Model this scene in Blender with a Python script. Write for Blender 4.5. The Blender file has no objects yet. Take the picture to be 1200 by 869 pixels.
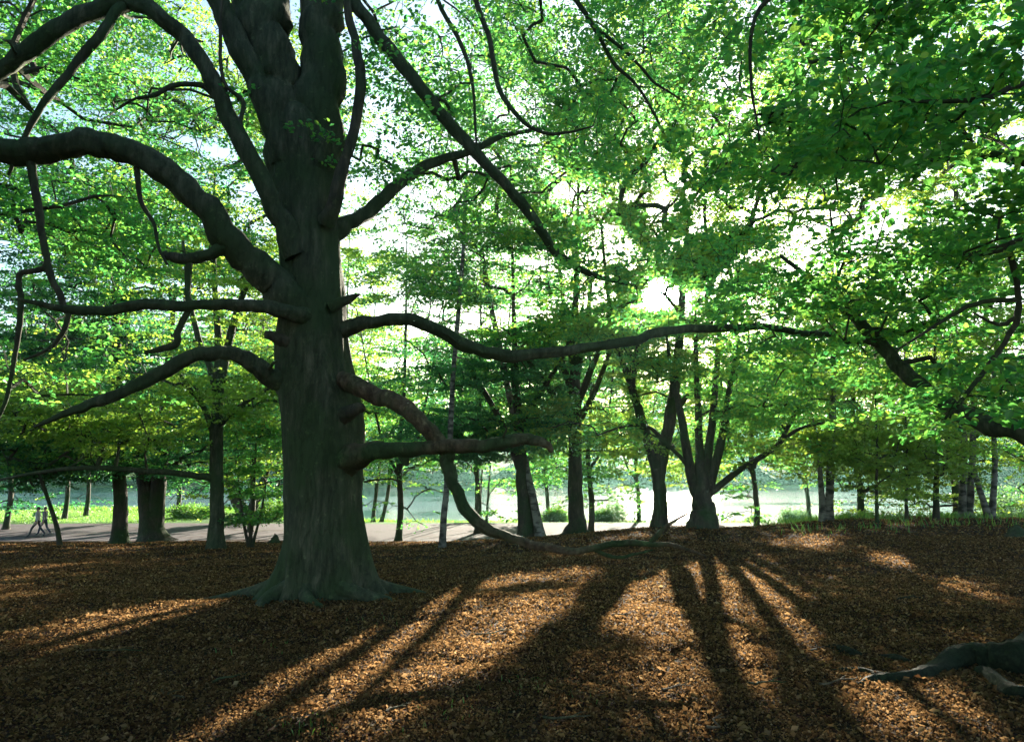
import bpy, math, random
import numpy as np
from mathutils import Vector, Matrix, noise as mnoise
R = math.radians
random.seed(7)
RNG = np.random.default_rng(11)
SC = bpy.context.scene
C = SC.collection

# ---------------------------------------------------------------- camera
CAM_H, PITCH, FPX = 1.65, R(8.36), 800.0
cam_d = bpy.data.cameras.new('camera'); cam = bpy.data.objects.new('camera', cam_d); C.objects.link(cam)
cam.location = (0, 0, CAM_H); cam.rotation_euler = (R(90) + PITCH, 0, 0)
cam_d.sensor_width = 36; cam_d.lens = 24; cam_d.clip_start = 0.05; cam_d.clip_end = 4000
SC.camera = cam
# ---------------------------------------------------------------- sky, sun, exposure
SUN_EL, SUN_AZ = R(14.4), R(12.46)
SUN_DIR = np.array([math.sin(SUN_AZ) * math.cos(SUN_EL), math.cos(SUN_AZ) * math.cos(SUN_EL), math.sin(SUN_EL)])
W = bpy.data.worlds.new('World'); SC.world = W; W.use_nodes = True
wn, wl = W.node_tree.nodes, W.node_tree.links
wn.clear()
wo = wn.new('ShaderNodeOutputWorld'); bg = wn.new('ShaderNodeBackground'); sky = wn.new('ShaderNodeTexSky')
sky.sky_type = 'NISHITA'; sky.sun_disc = False; sky.sun_elevation = SUN_EL; sky.sun_rotation = SUN_AZ
sky.dust_density = 1.2; sky.air_density = 1.2; sky.ozone_density = 2.2
bg.inputs['Strength'].default_value = 0.05
# the sun itself and its aureole in the sky: a narrow bright lobe about the sun's direction
geo = wn.new('ShaderNodeTexCoord'); nrm = wn.new('ShaderNodeVectorMath'); nrm.operation = 'NORMALIZE'
dot = wn.new('ShaderNodeVectorMath'); dot.operation = 'DOT_PRODUCT'; dot.inputs[1].default_value = tuple(SUN_DIR)
wl.new(geo.outputs['Generated'], nrm.inputs[0]); wl.new(nrm.outputs[0], dot.inputs[0])
def lobe(power, amp):
    c = wn.new('ShaderNodeMath'); c.operation = 'MAXIMUM'; c.inputs[1].default_value = 0
    p = wn.new('ShaderNodeMath'); p.operation = 'POWER'; p.inputs[1].default_value = power
    m = wn.new('ShaderNodeMath'); m.operation = 'MULTIPLY'; m.inputs[1].default_value = amp
    wl.new(dot.outputs['Value'], c.inputs[0]); wl.new(c.outputs[0], p.inputs[0]); wl.new(p.outputs[0], m.inputs[0]); return m
l1, l2 = lobe(6000, 900.0), lobe(60, 3.2)
sm = wn.new('ShaderNodeMath'); sm.operation = 'ADD'; wl.new(l1.outputs[0], sm.inputs[0]); wl.new(l2.outputs[0], sm.inputs[1])
tint = wn.new('ShaderNodeVectorMath'); tint.operation = 'SCALE'; tint.inputs[0].default_value = (1.0, 0.98, 0.94)
wl.new(sm.outputs[0], tint.inputs['Scale'])
add = wn.new('ShaderNodeVectorMath'); add.operation = 'ADD'
wl.new(sky.outputs[0], add.inputs[0]); wl.new(tint.outputs[0], add.inputs[1])
wl.new(add.outputs[0], bg.inputs['Color']); wl.new(bg.outputs[0], wo.inputs['Surface'])
sun_d = bpy.data.lights.new('sun', 'SUN'); sun = bpy.data.objects.new('sun', sun_d); C.objects.link(sun)
sun_d.energy = 5.0; sun_d.angle = R(0.5); sun_d.color = (1.0, 0.89, 0.72)
sun.rotation_euler = Vector(tuple(SUN_DIR)).to_track_quat('Z', 'Y').to_euler()
SC.view_settings.view_transform = 'Standard'; SC.view_settings.look = 'None'
SC.view_settings.gamma = 1; SC.view_settings.use_curve_mapping = False
SC.view_settings.exposure = 2.85
SC.cycles.max_bounces = 7; SC.cycles.transmission_bounces = 4; SC.cycles.diffuse_bounces = 4
SC.cycles.glossy_bounces = 2; SC.cycles.volume_bounces = 0; SC.cycles.transparent_max_bounces = 4
SC.cycles.sample_clamp_indirect = 4.0; SC.cycles.sample_clamp_direct = 0
SC.cycles.use_denoising = True
try: SC.cycles.denoiser = 'OPENIMAGEDENOISE'
except Exception: pass

# ---------------------------------------------------------------- camera rays and ground
SP, CP = math.sin(PITCH), math.cos(PITCH)
def P(px, py, depth):                    # point of the place seen in direction (px, py) of the photo, at 'depth' metres ahead
    cx, cy = (px - 600) / FPX, (434.5 - py) / FPX
    d = np.array([cx, CP - cy * SP, SP + cy * CP])
    return np.array([0, 0, CAM_H]) + d * (depth / d[1])
def proj(p):
    q = p - np.array([0, 0, CAM_H])
    f = q[..., 1] * CP + q[..., 2] * SP; u = -q[..., 1] * SP + q[..., 2] * CP
    f = np.maximum(f, 1e-3)
    return 600 + FPX * q[..., 0] / f, 434.5 - FPX * u / f
def sstep(a, b, x):
    t = np.clip((x - a) / (b - a), 0, 1); return t * t * (3 - 2 * t)
def hsh(x, y):                           # smooth cheap undulation
    return (np.sin(x * .53 + 1.3) * np.cos(y * .47 + .4) + .5 * np.sin(x * 1.31 + y * .9) + .35 * np.sin(y * 1.9 - x * 1.1 + 2))
WATER_Z, PATH_Z = -3.4, -2.3
def shore_y(x): return 66 + 12 * sstep(5, -45, x) + 1.2 * np.sin(x * .21)
def ground_z(x, y):
    x = np.asarray(x, float); y = np.asarray(y, float)
    left = np.interp(y, [-60, 9, 26, 40, 54], [0.3, 0, -1.0, PATH_Z, PATH_Z])
    mid = np.interp(y, [-60, 9, 23, 28, 40, 54], [0.3, 0, -.15, -.8, PATH_Z, PATH_Z])
    right = np.interp(y, [-60, 9, 22, 27, 40, 54], [0.5, 0.02, .15, -.1, -1.7, PATH_Z])
    u = x / np.maximum(y, 4)
    a = sstep(-.16, .26, u); b = sstep(.30, .52, u)
    z = left * (1 - a) + mid * a; z = z * (1 - b) + right * b
    z = z + .035 * hsh(x, y) * sstep(3, 9, np.hypot(x, y)) * sstep(40, 33, y)
    # gentle mound where the light crosses
    sh = shore_y(x)
    sl = np.clip((y - 54) / (sh - 54), 0, 1) ** (1 + 5 * sstep(-18, -30, x)); z = np.where(y > 54, PATH_Z + (WATER_Z - .15 - PATH_Z) * sstep(0, 1, sl), z)
    z = np.where(y > sh, WATER_Z - .15 - .04 * (y - sh), z)
    z = np.maximum(z, WATER_Z - 2.0)
    farb = 235 + 10 * np.sin(x * .013) + 5 * np.sin(x * .05)
    z = np.where(y > farb - 20, np.maximum(z, WATER_Z - 2 + 2.3 * sstep(farb - 20, farb + 2, y) + .13 * np.clip(y - farb, 0, 200)), z)
    return z
def gz(x, y): return float(ground_z(x, y))
def G(px, py, lo=3.0, hi=60.0):          # where the line of sight meets the ground
    prev = lo
    for d in np.arange(lo, hi, .1):
        p = P(px, py, d)
        if p[2] <= gz(p[0], p[1]): return np.array([p[0], p[1], gz(p[0], p[1])])
    p = P(px, py, hi); p[2] = gz(p[0], p[1]); return p

# ---------------------------------------------------------------- materials
def mat(name, build):
    m = bpy.data.materials.new(name); m.use_nodes = True; nt = m.node_tree; nt.nodes.clear()
    out = nt.nodes.new('ShaderNodeOutputMaterial'); build(nt, nt.nodes, nt.links, out); return m
def ramp(n, stops):
    r = n.new('ShaderNodeValToRGB'); e = r.color_ramp.elements
    while len(e) > 1: e.remove(e[-1])
    e[0].position, e[0].color = stops[0][0], (*stops[0][1], 1)
    for p, c in stops[1:]:
        q = e.new(p); q.color = (*c, 1)
    return r
def leaf_mat(name, cols, tcols, trans=.5, gloss=.06):
    def b(nt, n, l, out):
        at = n.new('ShaderNodeAttribute'); at.attribute_name = 'tint'
        r1, r2 = ramp(n, cols), ramp(n, tcols)
        l.new(at.outputs['Fac'], r1.inputs[0]); l.new(at.outputs['Fac'], r2.inputs[0])
        d = n.new('ShaderNodeBsdfDiffuse'); t = n.new('ShaderNodeBsdfTranslucent'); g = n.new('ShaderNodeBsdfGlossy')
        g.inputs['Roughness'].default_value = .42; g.inputs['Color'].default_value = (.8, .85, .8, 1)
        l.new(r1.outputs[0], d.inputs[0]); l.new(r2.outputs[0], t.inputs[0])
        m1 = n.new('ShaderNodeMixShader'); m1.inputs[0].default_value = trans
        m2 = n.new('ShaderNodeMixShader'); m2.inputs[0].default_value = gloss
        l.new(d.outputs[0], m1.inputs[1]); l.new(t.outputs[0], m1.inputs[2])
        l.new(m1.outputs[0], m2.inputs[1]); l.new(g.outputs[0], m2.inputs[2]); l.new(m2.outputs[0], out.inputs[0])
    return mat(name, b)
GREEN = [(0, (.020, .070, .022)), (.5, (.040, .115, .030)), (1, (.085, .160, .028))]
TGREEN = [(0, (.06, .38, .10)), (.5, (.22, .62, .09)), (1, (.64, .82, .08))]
M_BEECH = leaf_mat('beech_leaf', GREEN, TGREEN, .64)
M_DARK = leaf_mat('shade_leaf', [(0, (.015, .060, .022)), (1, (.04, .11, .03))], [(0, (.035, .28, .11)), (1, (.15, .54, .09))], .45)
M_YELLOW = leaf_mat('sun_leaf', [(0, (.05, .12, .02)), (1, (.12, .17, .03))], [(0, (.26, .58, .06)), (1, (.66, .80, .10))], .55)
M_FAR = leaf_mat('far_leaf', [(0, (.010, .060, .035)), (1, (.035, .120, .050))], [(0, (.02, .18, .08)), (1, (.09, .36, .10))], .4, .0)
M_PALE = leaf_mat('willow_leaf', [(0, (.07, .15, .08)), (1, (.16, .24, .13))], [(0, (.12, .30, .10)), (1, (.30, .45, .15))], .45)
M_GRASS = leaf_mat('grass_blade', [(0, (.03, .10, .015)), (1, (.10, .18, .03))], [(0, (.08, .30, .03)), (1, (.30, .50, .06))], .5)
M_DRY = leaf_mat('dry_leaf', [(0, (.018, .012, .007)), (.45, (.090, .056, .031)), (.8, (.24, .150, .084)), (1, (.40, .29, .18))],
                 [(0, (.08, .038, .016)), (.5, (.40, .23, .095)), (1, (.62, .42, .21))], .42, .0)
def bark(name, c1, c2, c3, scale=6, bump=.5, stretch=.18, white=None, moss=(.035, .060, .022)):
    def b(nt, n, l, out):
        tc = n.new('ShaderNodeTexCoord'); mp = n.new('ShaderNodeMapping'); mp.inputs['Scale'].default_value = (1, 1, stretch)
        l.new(tc.outputs['Object'], mp.inputs[0])
        n1 = n.new('ShaderNodeTexNoise'); n1.inputs['Scale'].default_value = scale; n1.inputs['Detail'].default_value = 8; n1.inputs['Roughness'].default_value = .65
        l.new(mp.outputs[0], n1.inputs[0])
        n2 = n.new('ShaderNodeTexNoise'); n2.inputs['Scale'].default_value = 1.3; n2.inputs['Detail'].default_value = 5
        l.new(tc.outputs['Object'], n2.inputs[0])
        r = ramp(n, [(.30, c1), (.50, c2), (.68, c3)]); l.new(n1.outputs[0], r.inputs[0])
        r2 = ramp(n, [(.42, (0, 0, 0)), (.62, (1, 1, 1))]); l.new(n2.outputs[0], r2.inputs[0])
        mx = n.new('ShaderNodeMix'); mx.data_type = 'RGBA'; l.new(r2.outputs[0], mx.inputs[0])
        l.new(r.outputs[0], mx.inputs[6]); mx.inputs[7].default_value = (*moss, 1)
        vo = n.new('ShaderNodeTexVoronoi'); vo.feature = 'DISTANCE_TO_EDGE'; vo.inputs['Scale'].default_value = scale * .9
        wv = n.new('ShaderNodeVectorMath'); wv.operation = 'MULTIPLY_ADD'; wv.inputs[1].default_value = (.25, .25, .25); l.new(n1.outputs['Color'], wv.inputs[0]); l.new(mp.outputs[0], wv.inputs[2]); l.new(wv.outputs[0], vo.inputs['Vector'])
        rc = ramp(n, [(0, (.72, .72, .72)), (.07, (1, 1, 1))]); l.new(vo.outputs['Distance'], rc.inputs[0])
        n4 = n.new('ShaderNodeTexNoise'); n4.inputs['Scale'].default_value = 8; n4.inputs['Detail'].default_value = 9; n4.inputs['Roughness'].default_value = .7; l.new(tc.outputs['Object'], n4.inputs[0])
        rl = ramp(n, [(.58, (1, 1, 1)), (.66, (1.9, 2.0, 1.8))]); l.new(n4.outputs[0], rl.inputs[0])
        m3 = n.new('ShaderNodeMix'); m3.data_type = 'RGBA'; m3.blend_type = 'MULTIPLY'; m3.inputs[0].default_value = 1; l.new(mx.outputs[2], m3.inputs[6]); l.new(rc.outputs[0], m3.inputs[7])
        m4 = n.new('ShaderNodeMix'); m4.data_type = 'RGBA'; m4.blend_type = 'MULTIPLY'; m4.inputs[0].default_value = .8; l.new(m3.outputs[2], m4.inputs[6]); l.new(rl.outputs[0], m4.inputs[7])
        col = m4.outputs[2]
        p = n.new('ShaderNodeBsdfPrincipled'); p.inputs['Roughness'].default_value = .85; p.inputs['Specular IOR Level'].default_value = .25
        if white:                      # birch: dark cross marks on pale bark
            mp2 = n.new('ShaderNodeMapping'); mp2.inputs['Scale'].default_value = (1.4, 1.4, 3.2); l.new(tc.outputs['Object'], mp2.inputs[0])
            n3 = n.new('ShaderNodeTexNoise'); n3.inputs['Scale'].default_value = 2.6; n3.inputs['Detail'].default_value = 6; l.new(mp2.outputs[0], n3.inputs[0])
            r3 = ramp(n, [(.40, (.045, .042, .035)), (.58, white)]); l.new(n3.outputs[0], r3.inputs[0]); col = r3.outputs[0]
        l.new(col, p.inputs['Base Color'])
        bp = n.new('ShaderNodeBump'); bp.inputs['Strength'].default_value = bump; bp.inputs['Distance'].default_value = .03
        ha = n.new('ShaderNodeMath'); ha.operation = 'MULTIPLY_ADD'; ha.inputs[1].default_value = .9; l.new(rc.outputs[0], ha.inputs[0]); l.new(n1.outputs[0], ha.inputs[2])
        l.new(ha.outputs[0], bp.inputs['Height']); l.new(bp.outputs[0], p.inputs['Normal']); l.new(p.outputs[0], out.inputs[0])
    return mat(name, b)
M_BARK = bark('beech_bark', (.021, .028, .016), (.052, .060, .036), (.108, .108, .072), 11, .65, .22, moss=(.036, .058, .024))
M_BARKD = bark('dark_bark', (.030, .030, .022), (.060, .052, .038), (.095, .080, .058), 9, .7, .25)
M_ROOT = bark('root_bark', (.009, .011, .006), (.020, .023, .011), (.045, .048, .022), 14, 1.0, .8, moss=(.012, .020, .008))
M_BARKR = bark('bare_wood', (.050, .034, .022), (.105, .070, .046), (.165, .120, .082), 10, .9, .5)
M_BIRCH = bark('birch_bark', (.1, .1, .1), (.2, .2, .2), (.3, .3, .3), 7, .3, .25, white=(.20, .185, .155))
def ground_b(nt, n, l, out):
    g = n.new('ShaderNodeNewGeometry'); sx = n.new('ShaderNodeSeparateXYZ'); l.new(g.outputs['Position'], sx.inputs[0])
    n1 = n.new('ShaderNodeTexNoise'); n1.inputs['Scale'].default_value = 28; n1.inputs['Detail'].default_value = 8; n1.inputs['Roughness'].default_value = .75
    n2 = n.new('ShaderNodeTexNoise'); n2.inputs['Scale'].default_value = .9; n2.inputs['Detail'].default_value = 6
    v = n.new('ShaderNodeTexVoronoi'); v.inputs['Scale'].default_value = 34
    for q in (n1, n2, v): l.new(g.outputs['Position'], q.inputs['Vector'])
    r = ramp(n, [(.30, (.022, .012, .008)), (.5, (.055, .028, .016)), (.72, (.11, .062, .036))]); l.new(n1.outputs[0], r.inputs[0])
    mv = n.new('ShaderNodeMix'); mv.data_type = 'RGBA'; mv.blend_type = 'MULTIPLY'; mv.inputs[0].default_value = .55
    l.new(r.outputs[0], mv.inputs[6]); l.new(v.outputs['Color'], mv.inputs[7])
    r2 = ramp(n, [(.35, (.02, .07, .012)), (.65, (.06, .16, .022))]); l.new(n1.outputs[0], r2.inputs[0])
    nn = n.new('ShaderNodeMath'); nn.operation = 'MULTIPLY_ADD'; nn.inputs[1].default_value = 9; l.new(n2.outputs[0], nn.inputs[0]); l.new(sx.outputs['Y'], nn.inputs[2])
    mr = n.new('ShaderNodeMapRange'); mr.inputs['From Min'].default_value = 53; mr.inputs['From Max'].default_value = 57; l.new(nn.outputs[0], mr.inputs[0])
    mx = n.new('ShaderNodeMix'); mx.data_type = 'RGBA'; l.new(mr.outputs[0], mx.inputs[0]); l.new(mv.outputs[2], mx.inputs[6]); l.new(r2.outputs[0], mx.inputs[7])
    p = n.new('ShaderNodeBsdfPrincipled'); p.inputs['Roughness'].default_value = .95; p.inputs['Specular IOR Level'].default_value = .1
    l.new(mx.outputs[2], p.inputs['Base Color'])
    ad = n.new('ShaderNodeMath'); ad.operation = 'ADD'; l.new(n1.outputs[0], ad.inputs[0]); l.new(v.outputs['Distance'], ad.inputs[1])
    bp = n.new('ShaderNodeBump'); bp.inputs['Strength'].default_value = 1; bp.inputs['Distance'].default_value = .035
    l.new(ad.outputs[0], bp.inputs['Height']); l.new(bp.outputs[0], p.inputs['Normal']); l.new(p.outputs[0], out.inputs[0])
M_GROUND = mat('woodland_floor', ground_b)
def path_b(nt, n, l, out):
    g = n.new('ShaderNodeNewGeometry')
    n1 = n.new('ShaderNodeTexNoise'); n1.inputs['Scale'].default_value = 12; n1.inputs['Detail'].default_value = 8
    n2 = n.new('ShaderNodeTexNoise'); n2.inputs['Scale'].default_value = .5; n2.inputs['Detail'].default_value = 6
    l.new(g.outputs['Position'], n1.inputs[0]); l.new(g.outputs['Position'], n2.inputs[0])
    r = ramp(n, [(.3, (.062, .056, .064)), (.7, (.105, .095, .102))]); l.new(n1.outputs[0], r.inputs[0])
    r2 = ramp(n, [(.55, (1, 1, 1)), (.70, (.55, .50, .42))]); l.new(n2.outputs[0], r2.inputs[0])
    m = n.new('ShaderNodeMix'); m.data_type = 'RGBA'; m.blend_type = 'MULTIPLY'; m.inputs[0].default_value = 1
    l.new(r.outputs[0], m.inputs[6]); l.new(r2.outputs[0], m.inputs[7])
    p = n.new('ShaderNodeBsdfPrincipled'); p.inputs['Roughness'].default_value = 1; p.inputs['Specular IOR Level'].default_value = .05; l.new(m.outputs[2], p.inputs['Base Color'])
    bp = n.new('ShaderNodeBump'); bp.inputs['Strength'].default_value = .6; bp.inputs['Distance'].default_value = .02
    l.new(n1.outputs[0], bp.inputs['Height']); l.new(bp.outputs[0], p.inputs['Normal']); l.new(p.outputs[0], out.inputs[0])
M_PATH = mat('gravel_path', path_b)
def water_b(nt, n, l, out):
    g = n.new('ShaderNodeNewGeometry'); mp = n.new('ShaderNodeMapping'); mp.inputs['Scale'].default_value = (.35, 1, 1)
    l.new(g.outputs['Position'], mp.inputs[0])
    n1 = n.new('ShaderNodeTexNoise'); n1.inputs['Scale'].default_value = 1.3; n1.inputs['Detail'].default_value = 5; n1.inputs['Roughness'].default_value = .6
    n2 = n.new('ShaderNodeTexNoise'); n2.inputs['Scale'].default_value = .035; n2.inputs['Detail'].default_value = 3
    l.new(mp.outputs[0], n1.inputs[0]); l.new(mp.outputs[0], n2.inputs[0])
    mr = n.new('ShaderNodeMapRange'); mr.inputs['From Min'].default_value = .38; mr.inputs['From Max'].default_value = .6
    mr.inputs['To Min'].default_value = .12; mr.inputs['To Max'].default_value = 1.0; l.new(n2.outputs[0], mr.inputs[0])
    p = n.new('ShaderNodeBsdfPrincipled'); p.inputs['Base Color'].default_value = (.010, .075, .068, 1)
    p.inputs['Roughness'].default_value = .10; p.inputs['IOR'].default_value = 1.45
    bp = n.new('ShaderNodeBump'); bp.inputs['Distance'].default_value = .30
    l.new(mr.outputs[0], bp.inputs['Strength']); l.new(n1.outputs[0], bp.inputs['Height'])
    l.new(bp.outputs[0], p.inputs['Normal']); l.new(p.outputs[0], out.inputs[0])
M_WATER = mat('lake_water', water_b)
def plain(name, col, rough=.8, var=.25, sc=20):
    def b(nt, n, l, out):
        tc = n.new('ShaderNodeTexCoord'); n1 = n.new('ShaderNodeTexNoise'); n1.inputs['Scale'].default_value = sc; l.new(tc.outputs['Object'], n1.inputs[0])
        r = ramp(n, [(.3, tuple(c * (1 - var) for c in col)), (.7, tuple(min(1, c * (1 + var)) for c in col))]); l.new(n1.outputs[0], r.inputs[0])
        p = n.new('ShaderNodeBsdfPrincipled'); p.inputs['Roughness'].default_value = rough; l.new(r.outputs[0], p.inputs['Base Color']); l.new(p.outputs[0], out.inputs[0])
    return mat(name, b)

# ---------------------------------------------------------------- mesh helpers
def link(name, me, parent=None, loc=None):
    o = bpy.data.objects.new(name, me); C.objects.link(o)
    if parent: o.parent = parent
    return o
def np_mesh(name, verts, faces4, mats, mat_idx=None, tint=None, smooth=False, tris=None):
    """verts (n,3), faces4 (m,4) int, optional tris"""
    me = bpy.data.meshes.new(name)
    nf = len(faces4); nt = 0 if tris is None else len(tris)
    me.vertices.add(len(verts)); me.vertices.foreach_set('co', np.ascontiguousarray(verts, np.float32).ravel())
    loops = np.asarray(faces4, np.int32).ravel()
    starts = np.arange(nf, dtype=np.int32) * 4; tot = np.full(nf, 4, np.int32)
    if nt:
        loops = np.concatenate([loops, np.asarray(tris, np.int32).ravel()])
        starts = np.concatenate([starts, nf * 4 + np.arange(nt, dtype=np.int32) * 3]); tot = np.concatenate([tot, np.full(nt, 3, np.int32)])
    me.loops.add(len(loops)); me.loops.foreach_set('vertex_index', loops)
    me.polygons.add(nf + nt); me.polygons.foreach_set('loop_start', starts); me.polygons.foreach_set('loop_total', tot)
    for m in mats: me.materials.append(m)
    if mat_idx is not None: me.polygons.foreach_set('material_index', np.asarray(mat_idx, np.int32))
    if tint is not None:
        a = me.attributes.new('tint', 'FLOAT', 'POINT'); a.data.foreach_set('value', np.asarray(tint, np.float32))
    sm = np.zeros(nf + nt, bool)
    if isinstance(smooth, np.ndarray): sm[:len(smooth)] = smooth
    else: sm[:] = smooth
    me.polygons.foreach_set('use_smooth', sm)
    me.update(calc_edges=True)
    return me
def smooth_path(pts, rad, n=6):
    pts = np.asarray(pts, float); rad = np.asarray(rad, float); out, ro = [], []
    pp = np.vstack([2 * pts[0] - pts[1], pts, 2 * pts[-1] - pts[-2]])
    for i in range(len(pts) - 1):
        a, b, c, d = pp[i], pp[i + 1], pp[i + 2], pp[i + 3]
        for k in range(n):
            t = k / n
            out.append(.5 * ((2 * b) + (c - a) * t + (2 * a - 5 * b + 4 * c - d) * t * t + (3 * b - a - 3 * c + d) * t ** 3)); ro.append(rad[i] * (1 - t) + rad[i + 1] * t)
    out.append(pts[-1]); ro.append(rad[-1]); return np.array(out), np.array(ro)
class Tubes:
    def __init__(s): s.v, s.f, s.n = [], [], 0
    def add(s, pts, rad, sides=6, lump=0., seed=0, cap=True):
        pts = np.asarray(pts, float); rad = np.asarray(rad, float); n = len(pts)
        tg = np.gradient(pts, axis=0); tg /= np.linalg.norm(tg, axis=1)[:, None] + 1e-9
        ref = np.array([0, 0, 1.]) if abs(tg[0][2]) < .8 else np.array([0, 1., 0])
        U = np.zeros((n, 3)); u = np.cross(tg[0], ref); u /= np.linalg.norm(u) + 1e-9
        for i in range(n):
            u = u - tg[i] * np.dot(u, tg[i]); u /= np.linalg.norm(u) + 1e-9; U[i] = u
        V = np.cross(tg, U)
        a = np.arange(sides) * 2 * math.pi / sides
        rr = rad[:, None] * np.ones(sides)
        if lump:
            for i in range(n):
                for j in range(sides):
                    q = Vector((math.cos(a[j]) * 1.3, math.sin(a[j]) * 1.3, i * .22)) + Vector((seed * 3.7, 0, 0))
                    rr[i, j] *= 1 + lump * mnoise.noise(q) + lump * .5 * mnoise.noise(q * 2.6)
        v = pts[:, None, :] + rr[:, :, None] * (U[:, None, :] * np.cos(a)[None, :, None] + V[:, None, :] * np.sin(a)[None, :, None])
        i = np.arange(n - 1)[:, None]; j = np.arange(sides)[None, :]; j2 = (j + 1) % sides
        f = np.stack([i * sides + j, i * sides + j2, (i + 1) * sides + j2, (i + 1) * sides + j], -1).reshape(-1, 4) + s.n
        s.v.append(v.reshape(-1, 3)); s.f.append(f); s.n += n * sides
        if cap:
            c0 = s.n; s.v.append(np.array([pts[-1] + tg[-1] * rad[-1] * .5])); s.n += 1
            b = c0 - sides
            s.f.append(np.array([[b + k, b + (k + 1) % sides, c0, c0] for k in range(sides)]))
    def arrays(s):
        if not s.v: return np.zeros((0, 3)), np.zeros((0, 4), int)
        return np.vstack(s.v), np.vstack(s.f)
    def build(s, name, m, parent=None):
        v, f = s.arrays()
        deg = f[:, 2] == f[:, 3]
        me = np_mesh(name, v, f[~deg], [m], smooth=True, tris=f[deg][:, :3])
        return link(name, me, parent)
def tag(o, label, cat, group=None, kind=None):
    if label: o['label'] = label
    if cat: o['category'] = cat
    if group: o['group'] = group
    if kind: o['kind'] = kind
    return o
def empty(name, label, cat, loc, group=None):
    o = bpy.data.objects.new(name, None); C.objects.link(o); o.location = tuple(loc); o.empty_display_size = .2
    return tag(o, label, cat, group)
def settle(root):                        # keep the children where they were built although the root stands at its base
    for ch in root.children: ch.matrix_parent_inverse = Matrix.Translation(-root.location)

# ---------------------------------------------------------------- where direct sun reaches the ground (leaves stay out of these beams)
LIT = [
    [(440,738),(530,688),(600,674),(722,664),(705,690),(640,735),(560,790),(505,812),(430,869),(120,869),(230,815),(340,770)],
    [(752,668),(836,652),(850,690),(890,770),(900,869),(640,869),(668,790),(715,715)],
    [(868,668),(905,668),(965,770),(955,775),(900,720)],
    [(985,800),(1120,800),(1185,869),(1010,869)],
    [(0,738),(150,712),(275,703),(255,722),(120,748),(0,765)],
    [(0,778),(160,742),(250,728),(180,752),(60,780),(0,790)],
    [(900,634),(990,630),(985,640),(900,642)], [(1010,648),(1060,648),(1080,668),(1030,668)], [(1090,682),(1170,686),(1165,700),(1100,696)],
    [(450,618),(560,618),(540,634),(430,636)], [(560,680),(690,662),(700,672),(560,692)],
    [(762,330),(784,330),(784,356),(762,356)],
]
SHADE = [[(706,662),(740,656),(715,695),(645,770),(590,869),(490,869),(560,810),(615,765),(665,715)], [(838,660),(862,664),(900,720),(960,790),(1010,869),(925,869),(905,770),(858,700)]]
DARK = [[(690,735),(755,745),(760,869),(660,869)], [(560,690),(700,672),(640,700),(540,712)]]
def inpoly(x, y, poly):
    c = np.zeros(x.shape, bool); n = len(poly)
    for i in range(n):
        x1, y1 = poly[i]; x2, y2 = poly[(i + 1) % n]
        if y1 == y2: continue
        m = ((y1 > y) != (y2 > y)) & (x < (x2 - x1) * (y - y1) / (y2 - y1) + x1); c ^= m
    return c
_vg = np.random.default_rng(4).random((97, 97))
def vnoise(u, v):
    def one(u, v):
        a, b = np.floor(u).astype(int), np.floor(v).astype(int); fu, fv = u - a, v - b; fu = fu * fu * (3 - 2 * fu); fv = fv * fv * (3 - 2 * fv)
        a %= 96; b %= 96
        return (_vg[a, b] * (1 - fu) + _vg[a + 1, b] * fu) * (1 - fv) + (_vg[a, b + 1] * (1 - fu) + _vg[a + 1, b + 1] * fu) * fv
    return .62 * one(u, v) + .38 * one(u * 2.3 + 17, v * 2.3 + 5)
SU = np.array([math.cos(SUN_AZ), -math.sin(SUN_AZ), 0]); SV = np.cross(SU, SUN_DIR)
def sun_keep(L, rng):                    # True = leaf stays
    g = np.zeros(len(L))
    for _ in range(3):
        t = (L[:, 2] - g) / SUN_DIR[2]
        h = L - t[:, None] * SUN_DIR; g = ground_z(h[:, 0], h[:, 1])
    h[:, 2] = g
    ok = h[:, 1] > 3
    px, py = proj(h)
    px = px + rng.normal(0, 5, len(L)); py = py + rng.normal(0, 2.5, len(L))
    lit = np.zeros(len(L), bool)
    for q in LIT[:-1]: lit |= inpoly(px, py, q)
    for q in SHADE: lit &= ~inpoly(px, py, q)
    half = np.zeros(len(L), bool)
    for q in DARK: half |= inpoly(px, py, q)
    kp = np.where(lit & ok, np.where(half, .6, np.where(L[:, 1] > 32, .03, .0)), 1.0)
    # loose shafts through the upper crowns
    nz = vnoise(L @ SU / 2.6 + 40, L @ SV / 1.9 + 40)
    nf = vnoise(L @ SU / .75 + 60, L @ SV / .55 + 60); free = ~ok | (h[:, 1] < 3.6)
    free2 = free | (h[:, 1] > 33); kp = np.where((L[:, 1] > 32), np.minimum(kp, 1 - np.where(free2, .9, .25) * sstep(.46, .58, nz)), kp)
    kp = np.where(free & (L[:, 1] <= 15), np.minimum(kp, 1 - .7 * sstep(.46, .58, nz)), kp)
    kp = np.where(free & (L[:, 1] > 15) & (L[:, 1] <= 32), np.minimum(kp, 1 - .5 * sstep(.48, .60, nz)), kp)
    kp = np.where(L[:, 1] > 15, kp * (1 - np.where(free2, .9, .10) * sstep(.55, .60, nf)), kp)
    kp = np.where((L[:, 1] > 19) & (L[:, 0] > .27 * L[:, 1]), np.minimum(kp, 1 - .30 * sstep(.48, .58, nz)), kp)
    # the line of sight to the sun itself stays partly open
    qx, qy = proj(L); dd = np.hypot(qx - 772, qy - 345)
    kp = np.minimum(kp, np.where((L[:, 1] > 5) & (dd < 28), .05 + .95 * np.clip((dd - 11) / 17, 0, 1), 1))
    return rng.random(len(L)) < kp

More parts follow.
